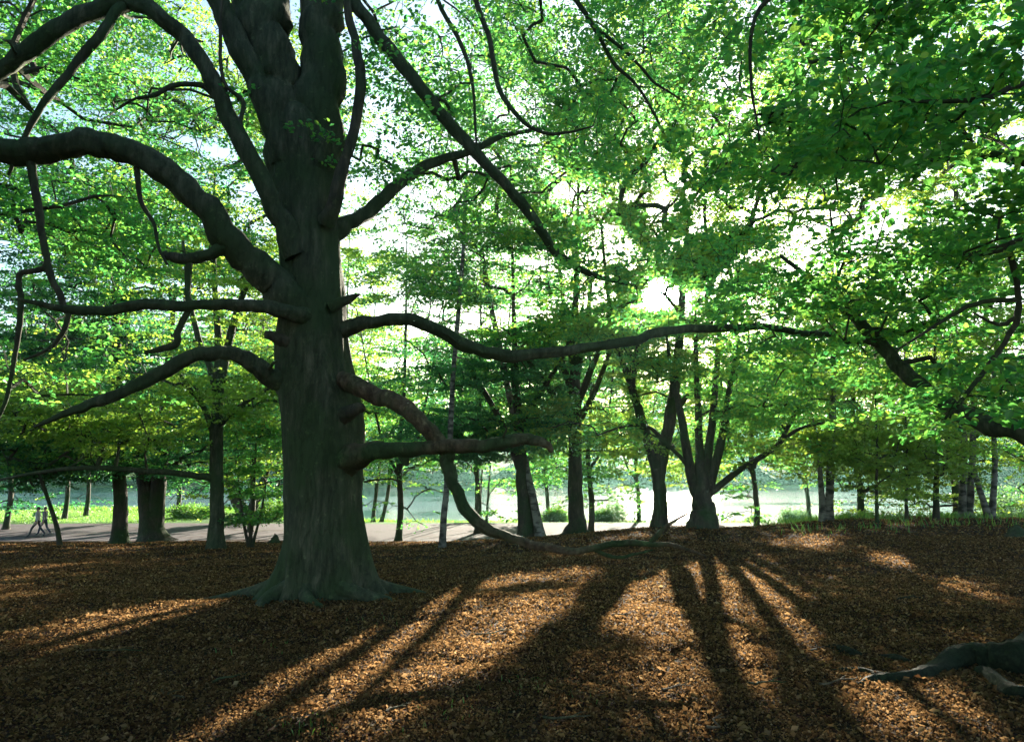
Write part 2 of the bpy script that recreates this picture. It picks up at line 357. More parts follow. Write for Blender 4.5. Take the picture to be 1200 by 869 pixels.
# ---------------------------------------------------------------- leaves
def leaves(centres, normals_jit, size, rng, dirs=None, near=False, cull=True, tint_shift=0.):
    """flat leaves about centres; returns verts, quads, tint"""
    if cull and len(centres):
        k = sun_keep(centres, rng); centres = centres[k]; dirs = dirs[k] if dirs is not None else None
    n = len(centres)
    if n == 0: return np.zeros((0, 3)), np.zeros((0, 4), int), np.zeros(0)
    nrm = np.stack([rng.normal(0, normals_jit, n), rng.normal(0, normals_jit, n), np.ones(n)], -1); nrm /= np.linalg.norm(nrm, axis=1)[:, None]
    if dirs is None:
        a = rng.random(n) * 2 * math.pi; dirs = np.stack([np.cos(a), np.sin(a), rng.normal(-.15, .2, n)], -1)
    t = dirs - nrm * np.sum(dirs * nrm, axis=1)[:, None]; t /= np.linalg.norm(t, axis=1)[:, None] + 1e-9
    b = np.cross(nrm, t)
    s = size * rng.uniform(.65, 1.25, n)[:, None]
    if near:
        fold = nrm * s * rng.uniform(.02, .12, n)[:, None]
        v = np.stack([centres - t * s * .5, centres - t * s * .12 + b * s * .30 + fold, centres + t * s * .24 + b * s * .24 + fold,
                      centres + t * s * .55 - nrm * s * .06, centres + t * s * .24 - b * s * .24 + fold, centres - t * s * .12 - b * s * .30 + fold], 1).reshape(-1, 3)
        k = np.arange(n)[:, None] * 6
        f = np.concatenate([k + np.array([[0, 3, 2, 1]]), k + np.array([[0, 5, 4, 3]])], 0)
        rep = 6
    else:
        v = np.stack([centres - t * s * .5, centres + b * s * .34 + nrm * s * .05, centres + t * s * .5, centres - b * s * .34 + nrm * s * .05], 1).reshape(-1, 3)
        f = np.arange(n)[:, None] * 4 + np.array([[0, 1, 2, 3]]); rep = 4
    tn = np.clip(rng.beta(2.2, 3.2, n) + tint_shift, 0, 1)
    return v, f, np.repeat(tn, rep)
def spray(targets, dirs, K, length, width, rng, droop=.12):
    """K leaves in a flat fan beyond each twig end"""
    n = len(targets); t = np.repeat(targets, K, 0); d = np.repeat(dirs, K, 0)
    d = d.copy(); d[:, 2] *= .3; d /= np.linalg.norm(d, axis=1)[:, None] + 1e-9
    side = np.stack([-d[:, 1], d[:, 0], np.zeros(len(d))], -1)
    u = rng.uniform(-.45, .85, len(d)); w = rng.uniform(-1, 1, len(d)) * (1 - .55 * np.abs(u))
    c = t + d * (u * length)[:, None] + side * (w * width)[:, None]
    c[:, 2] += -droop * (u + .3) ** 2 * length - .10 * np.abs(w) * width + rng.normal(0, .035, len(d))
    ld = d + side * np.sign(w)[:, None] * .9; ld[:, 2] -= .15
    return c, ld
def grow_crown(name, parent, skel, srad, clusters, per, spread, K, leafsize, m_leaf, m_bark, rng, slen=.55, swid=.38,
               near=False, cull=True, jit=.42, rt=.0042, tshift=0., flat=.22, zmin=None, sky_pen=.6, maxr=.09):
    """branches reach out from the skeleton (points, radii) to the clusters, and end in leafy sprays"""
    nodes = [p for p in skel]; cap = [r for r in srad]; par = [-1] * len(nodes); n0 = len(nodes)
    arr = np.zeros((60000, 3)); arr[:n0] = skel; cnt = n0
    chains, tips, tdirs = [], [], []
    def connect(tgt, upto):
        nonlocal cnt
        d = arr[:cnt] - tgt; dist = np.linalg.norm(d, axis=1)
        cost = dist + sky_pen * np.maximum(0, d[:, 2]) + .25 * np.maximum(0, -d[:, 2] - dist * .7)
        i = int(np.argmin(cost)); a = arr[i].copy(); L = dist[i]
        m = max(2, int(L / .45) + 1)
        ts = np.linspace(0, 1, m + 1)[1:]
        bow = rng.normal(0, .06 * L, 3); bow[2] = abs(bow[2]) + .05 * L
        prev = i; ch = [i]
        for t in ts:
            q = a + (tgt - a) * t + bow * math.sin(math.pi * t) + (rng.normal(0, .025 * min(L, 2), 3) if t < 1 else 0)
            arr[cnt] = q; par.append(prev); prev = cnt; ch.append(cnt); cnt += 1
        chains.append(ch); return ch
    if cull: clusters = clusters[sun_keep(clusters, rng) | (rng.random(len(clusters)) < .5)]
    order = np.argsort([np.min(np.linalg.norm(skel - c, axis=1)) for c in clusters])
    for k in order:
        c = clusters[k]; connect(c, cnt)
        sub = c + rng.normal(0, 1, (per, 3)) * np.array([spread, spread, spread * flat])
        if zmin is not None: sub[:, 2] = np.maximum(sub[:, 2], zmin)
        if cull: sub = sub[sun_keep(sub, rng)]
        sub = sub[np.argsort(np.linalg.norm(sub - c, axis=1))]
        for s_ in sub:
            ch = connect(s_, cnt); v = arr[ch[-1]] - arr[ch[max(0, len(ch) - 3)]]; v /= np.linalg.norm(v) + 1e-9
            tips.append(arr[ch[-1]].copy()); tdirs.append(v)
    n = np.ones(cnt)
    cntdes = np.zeros(cnt)
    for ch in chains: cntdes[ch[-1]] += 1
    for i in range(cnt - 1, n0 - 1, -1): cntdes[par[i]] += cntdes[i]
    rad = rt * np.maximum(cntdes, 1) ** .55
    tb = Tubes()
    for ch in chains:
        rr = np.minimum(rad[ch], maxr)
        if ch[0] < n0: rr[0] = min(rr[1] * 1.3, cap[ch[0]])
        else: rr[0] = min(rr[0], rr[1] * 1.3)
        tb.add(arr[ch], rr, 5 if rr[0] > .02 else 3, cap=False)
    tips = np.array(tips); tdirs = np.array(tdirs)
    lc, ld = spray(tips, tdirs, K, slen, swid, rng)
    lv, lf, lt = leaves(lc, jit, leafsize, rng, ld, near, cull, tshift)
    bv, bf = tb.arrays()
    V = np.vstack([bv, lv]); F = np.vstack([bf, lf + len(bv)])
    mi = np.concatenate([np.zeros(len(bf)), np.ones(len(lf))]); tn = np.concatenate([np.zeros(len(bv)), lt])
    me = np_mesh(name, V, F, [m_bark, m_leaf], mi, tn)
    return link(name, me, parent), tips
def blob(c, r, n, rng, shell=.35, bottom=-1.0):
    """cluster centres in an ellipsoid, denser towards its skin"""
    out = []
    while len(out) < n:
        q = rng.normal(0, 1, 3); q /= np.linalg.norm(q); q *= rng.random() ** shell
        if q[2] < bottom: continue
        out.append(np.array(c) + q * np.array(r))
    return np.array(out)
def px_path(pts):                        # [(px, py, depth, width_px)] -> world path and radii
    p = np.array([P(a, b, d) for a, b, d, w in pts])
    r = np.array([w / 2 * math.hypot(d, 0) / FPX * 1.0 for a, b, d, w in pts]); return p, r

exec_order = []
# ---------------------------------------------------------------- SETTING
def build_ground():
    xs = np.concatenate([-np.geomspace(700, 30, 30), np.linspace(-29, 29, 175), np.geomspace(30, 700, 30)])
    ys = np.concatenate([-np.geomspace(300, 4, 16), np.linspace(-3, 30, 130), np.linspace(30.6, 90, 80), np.geomspace(92, 900, 60)])
    X, Y = np.meshgrid(xs, ys); Z = ground_z(X, Y)
    near = (X > -29) & (X < 29) & (Y > 0) & (Y < 32)
    bump = np.array([mnoise.noise(Vector((a * 1.7, b * 1.7, 0))) * .022 + mnoise.noise(Vector((a * 5, b * 5, 3))) * .010 for a, b in zip(X[near], Y[near])])
    Z[near] += bump
    v = np.stack([X, Y, Z], -1).reshape(-1, 3); w = len(xs)
    i = np.arange(len(ys) - 1)[:, None]; j = np.arange(w - 1)[None]
    f = np.stack([i * w + j, i * w + j + 1, (i + 1) * w + j + 1, (i + 1) * w + j], -1).reshape(-1, 4)
    o = link('ground', np_mesh('ground', v, f, [M_GROUND], smooth=True)); o['kind'] = 'structure'
build_ground()
def strip(name, xs, y0, y1, ny, zf, m):
    rows = []
    for t in np.linspace(0, 1, ny): rows.append(np.stack([xs, y0 + (y1 - y0) * t, zf(xs, y0 + (y1 - y0) * t)], -1))
    v = np.vstack(rows); w = len(xs)
    i = np.arange(ny - 1)[:, None]; j = np.arange(w - 1)[None]
    f = np.stack([i * w + j, i * w + j + 1, (i + 1) * w + j + 1, (i + 1) * w + j], -1).reshape(-1, 4)
    o = link(name, np_mesh(name, v, f, [m], smooth=True)); o['kind'] = 'structure'; return o
xs = np.linspace(-90, 60, 300)
strip('path', xs, 40.2 + .5 * np.sin(xs * .3) + .25 * np.sin(xs * 1.1), 53.2 + .4 * np.sin(xs * .23 + 1) + .2 * np.sin(xs * .9), 24, lambda x, y: ground_z(x, y) + .02, M_PATH)
xs = np.linspace(-700, 700, 60)
strip('lake', xs, np.full(60, 56.0), np.full(60, 330.0), 30, lambda x, y: np.full_like(x, WATER_Z), M_WATER)

# ---------------------------------------------------------------- THE GREAT BEECH
HD = 9.7
def great_beech():
    rng = np.random.default_rng(3)
    base = P(380, 695, HD); base[2] = 0
    root = empty('beech_tree', 'huge old beech with fluted mossy trunk, forked high up, long bare limbs reaching both ways', 'tree', base)
    # trunk: rings with flutes and a flared foot
    prof = [(380,706,96),(380,690,94),(380,665,91),(379,635,88),(378,600,86),(378,560,88),(378,500,93),(372,455,90),(366,410,86),(366,350,78),(364,300,76),(361,250,77),(359,200,80),(354,160,84),(352,138,70),(351,124,34)]
    pts = np.array([P(a, b, HD) for a, b, w in prof]); rad = np.array([w * .95 / 2 * HD / FPX for a, b, w in prof])
    pts[0][2] = -.12
    pts, rad = smooth_path(pts, rad, 6)
    S = 72; a = np.arange(S) * 2 * math.pi / S
    V = []
    lob = [(-2.9, 1.15), (-2.2, .45), (-1.45, .35), (-.75, .55), (.02, .95), (.9, .5), (1.7, .6), (2.5, .5)]
    for i, (p, r) in enumerate(zip(pts, rad)):
        h = max(0, p[2] + .05)
        fl = np.zeros(S)
        for c, am in lob:
            d = np.angle(np.exp(1j * (a - c))); fl += am * np.exp(-(d / .20) ** 2)
        rr = r * (1 + .05 * np.sin(a * 5 + h * .35) * (1 - .3 * math.exp(-h)) + .030 * np.sin(a * 9 - h * .6 + 1))
        rr = rr + r * .62 * fl * math.exp(-h / .22) + r * .26 * fl * math.exp(-h / .9)
        nz = np.array([mnoise.noise(Vector((math.cos(t) * 2.2, math.sin(t) * 2.2, h * .9))) for t in a])
        nz2 = np.array([mnoise.noise(Vector((math.cos(t) * 6, math.sin(t) * 6, h * 2.2 + 9))) for t in a])
        nz3 = np.array([mnoise.noise(Vector((math.cos(t) * 15, math.sin(t) * 15, h * 1.6 + 19))) for t in a])
        rr = rr * (1 + .06 * nz + .035 * nz2 + .014 * nz3)
        V.append(np.stack([p[0] + rr * np.cos(a), p[1] + rr * np.sin(a), np.full(S, p[2]) - .10 * fl * math.exp(-h / .2)], -1))
    n = len(pts); V = np.vstack(V); i = np.arange(n - 1)[:, None]; j = np.arange(S)[None]; j2 = (j + 1) % S
    F = np.stack([i * S + j, i * S + j2, (i + 1) * S + j2, (i + 1) * S + j], -1).reshape(-1, 4)
    top = len(V); V = np.vstack([V, [pts[-1] + np.array([0, 0, .15])]])
    T = np.array([[(n - 1) * S + k, (n - 1) * S + (k + 1) % S, top] for k in range(S)])
    link('trunk', np_mesh('trunk', V, F, [M_BARK], smooth=True, tris=T), root)
    D = HD
    limbs = {  # (name, pts)
     'fork_right': ('stem', [(364,290,D,50),(368,215,D,58),(372,160,D,58),(376,100,D,54),(377,50,D,51),(378,0,D,50),(380,-120,D,44),(390,-330,D,32),(400,-600,D,18)], M_BARK),
     'fork_left': ('stem', [(358,290,D,44),(346,215,D,56),(335,150,D-.05,62),(322,100,D-.1,60),(312,50,D-.1,64),(306,0,D-.1,66),(296,-120,D,56),(275,-330,D,36),(250,-600,D,16)], M_BARK),
     'fork_outer': ('stem', [(336,190,D-.2,36),(318,135,D-.35,32),(298,90,D-.4,28),(276,45,D-.45,26),(254,0,D-.5,25),(215,-80,D-.7,22),(160,-220,D-1,14)], M_BARK),
     'a': ('limb', [(368,372,D-.1,66),(335,345,D-.3,50),(300,313,D-.5,40),(268,277,D-.7,37),(238,240,D-.8,35),(205,210,D-.9,34),(170,186,D-1,33),(130,172,D-1.1,33),(90,168,D-1.2,33),(45,176,D-1.2,34),(0,180,D-1.2,32),(-70,182,D-1,28),(-180,160,D-.6,20),(-330,100,D,9)], M_BARK),
     'b': ('limb', [(350,300,D-.3,36),(333,262,D-.4,30),(312,222,D-.5,25),(288,175,D-.6,24),(262,125,D-.6,23),(243,82,D-.7,22),(215,42,D-.7,22),(180,14,D-.8,22),(145,2,D-.8,24),(105,14,D-.9,24),(60,40,D-1,24),(25,66,D-1,22),(0,84,D-1,20),(-60,120,D-1,14),(-140,140,D-1,7)], M_BARK),
     'c': ('limb', [(372,372,D-.3,24),(345,367,D-.5,22),(310,360,D-.7,18),(270,357,D-.8,15),(220,358,D-.9,14),(170,357,D-1,14),(125,363,D-1.1,13),(85,363,D-1.2,12),(55,358,D-1.3,8),(20,350,D-1.4,4)], M_BARK),
     'd': ('limb', [(352,458,D-.1,40),(325,446,D-.3,28),(302,430,D-.5,23),(280,417,D-.6,19),(255,412,D-.7,18),(225,418,D-.8,18),(195,433,D-.9,18),(165,449,D-1,17),(135,463,D-1.1,15),(105,474,D-1.2,13),(78,484,D-1.3,9),(40,500,D-1.4,4)], M_BARK),
     'e': ('limb', [(385,392,D,28),(412,383,D-.1,21),(440,376,D-.2,16),(478,374,D-.3,15),(512,386,D-.3,15),(545,404,D-.3,17),(575,414,D-.3,17),(620,416,D-.2,14),(680,408,D-.1,13),(735,401,D,13),(765,391,D,12),(800,386,D+.1,11),(850,384,D+.2,10),(895,383,D+.3,10),(940,390,D+.4,8),(985,394,D+.5,6),(1030,405,D+.6,3)], M_BARK),
     'f': ('limb', [(385,440,D-.05,28),(411,449,D-.3,22),(440,463,D-.5,21),(471,475,D-.7,22),(492,494,D-.8,21),(512,514,D-.8,19),(524,532,D-.8,17),(524,546,D-.8,16),(535,573,D-.9,16),(546,597,D-1,15),(571,620,D-1.1,13),(600,630,D-1.2,11),(637,640,D-1.3,10),(670,646,D-1.4,9),(691,643,D-1.4,8),(724,636,D-1.5,8),(757,637,D-1.5,7),(790,639,D-1.6,5),(827,651,D-1.7,2)], M_BARKR),
     'g': ('limb', [(398,542,D-.1,52),(425,531,D-.4,28),(458,527,D-.6,20),(495,525,D-.8,17),(535,523,D-.9,18),(570,521,D-1,18),(598,517,D-1.1,16),(622,514,D-1.1,14),(638,520,D-1.2,11),(648,528,D-1.2,6)], M_BARKR),
     'h': ('limb', [(385,275,D,30),(408,262,D+.1,21),(432,247,D+.3,18),(460,222,D+.5,16),(490,200,D+.8,14),(520,186,D+1,12),(552,177,D+1.2,10),(588,160,D+1.4,7),(640,150,D+1.6,4)], M_BARK),
     'i': ('limb', [(384,-90,D,26),(400,-30,D-.1,20),(418,6,D-.2,17),(440,37,D-.2,17),(470,75,D-.2,18),(497,108,D-.2,18),(522,141,D-.1,17),(550,170,D,16),(580,204,D,15),(610,237,D+.1,14),(636,273,D+.2,13),(656,300,D+.3,10),(695,322,D+.4,7),(745,335,D+.5,4)], M_BARK),
     'j': ('limb', [(382,262,D-.3,26),(392,236,D-.45,18),(403,194,D-.5,15),(415,152,D-.5,14),(423,100,D-.5,14),(418,60,D-.5,13),(408,15,D-.5,11),(402,-60,D-.5,9),(410,-180,D-.5,5)], M_BARKD),
     'n': ('limb', [(384,-190,D,26),(450,-200,D-.5,22),(540,-150,D-1,20),(640,-80,D-1.3,17),(720,-50,D-1.5,14),(850,-60,D-1.8,9),(1000,-90,D-2,4)], M_BARK),
     'k': ('branch', [(500,-178,D-.8,8),(505,-60,D-.8,7),(513,0,D-.8,6),(541,53,D-.8,6),(553,95,D-.8,5),(558,163,D-.8,3),(560,185,D-.8,2)], M_BARKD),
     'l': ('branch', [(540,-150,D-1,9),(545,-60,D-1,8),(557,0,D-1,8),(574,46,D-1,7),(583,99,D-1,7),(604,133,D-1,6),(631,154,D-1,5),(661,156,D-1,4),(695,148,D-1,2)], M_BARKD),
     'm': ('branch', [(640,-80,D-1.3,9),(676,0,D-1.4,7),(695,30,D-1.4,6),(718,72,D-1.4,5),(745,99,D-1.4,4),(765,130,D-1.4,4),(783,167,D-1.4,2)], M_BARKD),
     'o': ('branch', [(695,30,D-1.4,5),(720,50,D-1.5,5),(745,72,D-1.5,4),(765,95,D-1.5,4),(800,118,D-1.5,2)], M_BARKD),
     'p': ('branch', [(150,4,D-.8,15),(135,16,D-.9,14),(118,42,D-1,13),(95,68,D-1,12),(70,98,D-1.1,11),(48,127,D-1.2,9),(27,164,D-1.2,7),(10,205,D-1.2,4)], M_BARKD),
     'q': ('branch', [(272,285,D-.7,20),(252,296,D-.75,16),(228,302,D-.8,14),(205,302,D-.85,14),(191,297,D-.9,10)], M_BARKD),
     'r': ('branch', [(222,303,D-.8,9),(220,330,D-.8,8),(220,362,D-.85,8),(209,388,D-.85,9),(207,402,D-.85,9),(188,409,D-.9,8),(170,413,D-.9,5)], M_BARKD),
     's': ('branch', [(36,182,D-1.2,12),(38,205,D-1.2,11),(45,245,D-1.2,10),(50,280,D-1.2,9),(55,310,D-1.2,9),(48,316,D-1.2,8),(25,320,D-1.2,7),(22,335,D-1.2,8),(25,350,D-1.2,7),(22,385,D-1.2,7),(17,420,D-1.2,6),(8,465,D-1.2,5),(-4,495,D-1.2,3)], M_BARKD),
     't': ('branch', [(55,306,D-1.2,9),(62,330,D-1.2,8),(76,360,D-1.2,8),(80,372,D-1.2,7),(72,392,D-1.2,6),(58,408,D-1.2,5),(28,422,D-1.2,3)], M_BARKD),
     'u': ('branch', [(761,637,D-1.5,6),(770,627,D-1.5,6),(780,617,D-1.5,5),(792,609,D-1.5,4),(806,601,D-1.5,2)], M_BARKR),
     'v': ('branch', [(697,644,D-1.4,5),(711,650,D-1.45,5),(726,653,D-1.5,4),(740,650,D-1.5,4),(765,644,D-1.55,2)], M_BARKR),
     'x': ('branch', [(313,222,D-.5,10),(300,203,D-.5,7),(282,150,D-.6,6),(285,120,D-.6,6),(262,95,D-.7,5),(258,40,D-.7,5),(262,-20,D-.7,3)], M_BARKD),
     'y': ('branch', [(256,115,D-.6,10),(235,100,D-.7,8),(205,100,D-.8,7),(180,112,D-.9,6),(160,115,D-1,4),(140,125,D-1,2)], M_BARKD),
     'z': ('branch', [(160,196,D-1,8),(165,235,D-1,6),(180,262,D-1,5),(186,290,D-1,4),(196,310,D-1,3)], M_BARKD),
    }
    sk, sr = [pts[20:]], [rad[20:]]
    for k, (nm, pp, m) in limbs.items():
        w, r = px_path(pp); r = r * (.92 if nm != 'stem' else 1); w, r = smooth_path(w, r, 5)
        kk = len(w); jit = np.array([[mnoise.noise(Vector((q * .35, ord(k[0]), c * 5))) for c in range(3)] for q in range(kk)]) * r[:, None] * .45
        jit[:3] = 0; w = w + jit
        r = r * (1 + .10 * np.array([mnoise.noise(Vector((q * .5, ord(k[0]) * 2, 1))) for q in range(kk)]))
        t = Tubes(); big = r.max() > .12
        t.add(w, r, 24 if big else 12, .22, ord(k[-1]))
        if k in 'abcdegi' and len(k) == 1:      # small snags along the limb
            for _ in range(2):
                q = rng.integers(8, kk - 4); dd = rng.normal(0, 1, 3); dd[2] = abs(dd[2]) * .5; dd /= np.linalg.norm(dd)
                L = rng.uniform(.12, .35) + r[q]; pts_ = np.array([w[q] + dd * L * s_ + rng.normal(0, .008, 3) for s_ in np.linspace(0, 1, 5)])
                t.add(pts_, np.linspace(r[q] * .24, r[q] * .12, 5), 6, .3, q)
        o = t.build(nm, m, root)
        if k == 'f': o['label'] = 'low crooked reddish limb that dips to the ground on the right'
        if k == 'g': o['label'] = 'thick short limb broken off at its tip'
        if k not in 'fguv' or len(k) > 1: sk.append(w[6:]); sr.append(r[6:])
    for pp in ([(388,360,D-.3,15),(404,353,D-.35,11),(413,348,D-.35,8),(421,345,D-.4,3)], [(345,404,D-.3,22),(326,397,D-.4,15),(317,393,D-.45,12),(311,392,D-.45,8)],
               [(398,488,D-.3,24),(414,481,D-.4,16),(424,478,D-.4,12),(427,477,D-.4,7)], [(470,527,D-.6,14),(474,538,D-.65,12),(478,545,D-.65,5)]):
        w, r = px_path(pp); t = Tubes(); w, r = smooth_path(w, r, 4); t.add(w, r, 12, .35, int(pp[0][0])); t.build('branch_stub', M_BARKD, root)
    # roots running into the ground
    for ang, L, r0 in [(-2.95, 2.0, .17), (.0, 1.75, .16), (-.7, 1.3, .13), (-2.2, 1.2, .13), (1.0, 1.2, .13), (2.4, 1.5, .14), (-1.5, 1.0, .10)]:
        n_ = 12; w = []; cr = []
        for s_ in np.linspace(0, 1, n_):
            a_ = ang + .25 * math.sin(s_ * 4 + ang); d_ = .5 + L * s_ * .75
            x, y = base[0] + math.cos(a_) * d_, base[1] + math.sin(a_) * d_
            w.append((x, y, gz(x, y) + .22 * (1 - s_) ** 2 - .05 - .05 * s_)); cr.append(r0 * (1 - .75 * s_))
        t = Tubes(); t.add(w, cr, 12, .2, int(ang * 10)); t.build('root', M_BARK, root)
    sk, sr = np.vstack(sk), np.concatenate(sr)
    # foliage: around the outer limbs and in the high crown
    cl = []
    def inv(c):                             # keep the trunk and the air before it clear
        return (abs(c[0] + 2.75) < 1.5 and c[1] < 10.4 and c[2] < 12)
    for c in np.vstack([blob((-3.2, 10.5, 11.5), (8.5, 7.5, 5.8), 200, rng, .33, -.95), blob((-8, 12, 9), (5.5, 3, 4), 130, rng, .6, -1), blob((-2.5, 5, 12.5), (8.5, 7, 3), 70, rng, .6, -1)]) if True else blob((0, 0, 0), (1, 1, 1), 1, rng, .33, -.95):
        if not inv(c) and not (c[0] < 0 and 3 < c[1] < 9.8 and c[2] < 9.5) and not (-1.2 < c[0] < 6 and c[2] < 7.0 and c[1] < 9): cl.append(c)
    for lo, hi, n_, dep in [((-20, 0), (300, 150), 28, (9.6, 12)), ((-60, 190), (200, 330), 12, (9.4, 12)), ((-40, 350), (160, 480), 6, (9.2, 11)),
                            ((440, 20), (720, 200), 30, (9.5, 12)), ((600, 280), (900, 372), 18, (9.6, 11.5)), ((820, 380), (1030, 430), 6, (9.5, 10.5)), ((560, -60), (800, 60), 10, (8, 9))]:
        for _ in range(n_):
            cl.append(P(rng.uniform(lo[0], hi[0]), rng.uniform(lo[1], hi[1]), rng.uniform(*dep)))
    cr, _ = grow_crown('crown', root, sk, sr, np.array(cl), 8, .62, 46, .082, M_BEECH, M_BARKD, rng, .50, .34, near=True, cull=True, jit=.7, tshift=-.05, rt=.0030, maxr=.05, flat=.25)
    settle(root)
great_beech()

# ---------------------------------------------------------------- trees beyond
def tree(name, label, stems, crown, leafm, barkm, seed, cat='tree', group=None, K=80, per=9, leaf=.105, spread=.9, rt=.0052, foot=None, extra=None,
         jit=.8, tshift=0., slen=.62, swid=.45, flat=.2, maxr=.09, cull=True, sky_pen=.6, high=None, dens=1.0):
    """stems: list of pixel paths (px,py,depth,w); first is the trunk; crown: list of (centre, radii, n)"""
    rng = np.random.default_rng(seed)
    p0 = P(*stems[0][0][:3]); p0[2] = gz(p0[0], p0[1])
    root = empty(name, label, cat, p0, group); sk, sr = [], []
    for si, st in enumerate(stems):
        w, r = px_path(st)
        if si == 0 or st[0][1] > 590:
            w[0][2] = gz(w[0][0], w[0][1]) - .12
        w, r = smooth_path(w, r, 6)
        if si == 0 or st[0][1] > 590:
            h = w[:, 2] - w[0, 2]; fl = min(foot or .5, .8); r = .82 * r * (1 + fl * np.exp(-h / .28))
        w[2:] += np.array([[mnoise.noise(Vector((q * .3, si * 7, c * 9 + seed))) for c in range(3)] for q in range(len(w) - 2)]) * r[2:, None] * .22
        t = Tubes(); t.add(w, r, 14 if r.max() > .1 else 8, .10, seed + si)
        t.build('trunk' if si == 0 else 'stem', barkm, root)
        k = max(3, int(len(w) * .25)); sk.append(w[k:]); sr.append(r[k:])
    if foot and foot > 1:
        for a_ in np.linspace(0, 6.28, 7)[:-1] + seed:
            ww, cr = [], []
            for s_ in np.linspace(0, 1, 8):
                d_ = .1 + s_ * foot * .55; x, y = p0[0] + math.cos(a_) * d_, p0[1] + math.sin(a_) * d_
                ww.append((x, y, gz(x, y) + .25 * (1 - s_) ** 2 - .03 - .03 * s_)); cr.append(.13 * (1 - .7 * s_))
            t = Tubes(); t.add(ww, cr, 8, .15, 2); t.build('root', barkm, root)
    crown = list(crown)
    if high: 
        c, r_, n_, bt = crown[0]; crown.append(((c[0], c[1] + .5, high), (r_[0] * 1.15, r_[1] * 1.1, 4.6), int(n_ * .8), bt))
    cl = np.vstack([blob(c, r_, int(n_ * dens * 1.9), rng, .4, bt) for c, r_, n_, bt in crown])
    gg = ground_z(cl[:, 0], cl[:, 1]) + .9; cl[:, 2] = np.maximum(cl[:, 2], gg)
    grow_crown('crown', root, np.vstack(sk), np.concatenate(sr), cl, per, spread, K, leaf, leafm, barkm, rng, slen, swid, rt=rt, jit=jit, tshift=tshift, flat=flat, maxr=maxr, cull=cull, sky_pen=sky_pen)
    settle(root); return root
def at(px, z, d): return (( px - 600) / FPX * d, d, z)
BB = -1.0
G_MID = 'beeches between the woodland floor and the lakeside path'
tree('slim_tree', 'slim dark leaning trunk nearest the two walkers, leaves hanging low beside them', [[(71,643,24,6),(66,615,24,6),(58,590,24,5),(50,566,24,5),(42,540,24,4),(36,500,24,3)]],
     [(at(30,3.2,24), (4.2,2.2,1.7), 34, BB), (at(60,6.5,25),(4,3,2.5),20,BB)], M_BEECH, M_BARKD, 21, K=40)
tree('beech_tree', 'straight dark beech trunk just left of the flared twin-stemmed trunk', [[(140,639,27,22),(141,600,27,18),(140,540,27,17),(138,480,27,15),(136,400,27,12),(136,300,27,8),(134,200,27,4)],
     [(141,560,27,9),(150,545,26.6,7),(170,520,26,5),(190,480,25.6,4)]],
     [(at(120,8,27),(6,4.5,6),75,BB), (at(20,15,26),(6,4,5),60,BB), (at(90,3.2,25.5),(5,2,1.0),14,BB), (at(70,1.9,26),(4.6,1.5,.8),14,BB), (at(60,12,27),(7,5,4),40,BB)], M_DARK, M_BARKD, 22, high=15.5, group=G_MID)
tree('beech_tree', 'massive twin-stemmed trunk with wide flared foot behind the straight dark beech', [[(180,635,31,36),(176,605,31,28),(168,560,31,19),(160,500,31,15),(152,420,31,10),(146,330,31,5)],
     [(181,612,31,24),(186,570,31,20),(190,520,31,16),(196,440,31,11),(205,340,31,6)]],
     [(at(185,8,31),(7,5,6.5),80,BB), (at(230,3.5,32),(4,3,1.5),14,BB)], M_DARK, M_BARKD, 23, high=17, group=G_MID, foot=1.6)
tree('beech_tree', 'grey beech fanning into upright stems left of the huge trunk, low limb going left', [[(253,645,22,23),(254,610,22,19),(254,560,22,18),(254,500,22,17),(256,450,22,15),(256,400,22,10),(252,340,22,8),(250,270,22,6),(252,200,22,3)],
     [(256,470,22,9),(246,430,21.8,8),(232,395,21.7,7),(222,350,21.6,6),(214,280,21.5,3)], [(257,460,22,10),(266,410,22,9),(276,370,22,8),(288,330,22,7),(292,260,22,3)],
     [(258,440,22,7),(272,395,22.4,6),(283,350,22.6,5),(300,290,22.8,3)], [(254,520,22,8),(240,480,21.7,6),(220,452,21.4,5),(206,430,21.2,3)], [(256,500,22,8),(270,485,21.8,6),(290,470,21.6,5),(315,455,21.5,3)],
     [(252,560,22,10),(236,558,21.8,8),(205,554,21.5,7),(165,551,21.2,6),(120,548,21,6),(80,549,21,5),(40,554,21,4),(0,562,21,3)]],
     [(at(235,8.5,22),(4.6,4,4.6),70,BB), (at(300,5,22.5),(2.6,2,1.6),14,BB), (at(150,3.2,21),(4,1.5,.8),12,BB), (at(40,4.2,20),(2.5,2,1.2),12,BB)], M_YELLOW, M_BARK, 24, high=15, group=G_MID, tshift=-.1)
tree('yew_tree', 'dark spreading evergreen leaning over the water behind the path, between grey beech and huge trunk', [[(292,618,55,20),(284,600,55,19),(276,580,55,16),(268,560,55,12),(262,535,55,8)],[(288,610,55,16),(300,585,55,13),(310,560,55,9),(318,535,55,6)]],
     [(at(285,2.0,55),(6.5,3.5,2.6),55,BB), (at(255,.2,54),(3.5,2,.6),14,BB), (at(330,.4,55),(3,2,.8),10,BB)], M_DARK, M_BARKD, 25, K=40, leaf=.15, slen=1.0, swid=.7)
tree('sapling', 'leafy many-stemmed sapling beside the small pointed stump', [[(293,641,23,6),(294,620,23,5),(296,595,23,4),(298,560,23,3),(300,520,23,2)],[(293,640,23,5),(286,615,23,4),(282,590,23,3),(279,560,23,2)],[(294,640,23,5),(303,612,23,3),(308,590,23,3),(312,565,23,2)]],
     [(at(296,.9,23),(.9,.7,1.4),16,BB),(at(300,3.2,23),(1.8,1.2,1.4),16,BB)], M_BEECH, M_BARKD, 26, per=6, spread=.35, K=26, slen=.3, swid=.22, rt=.003)
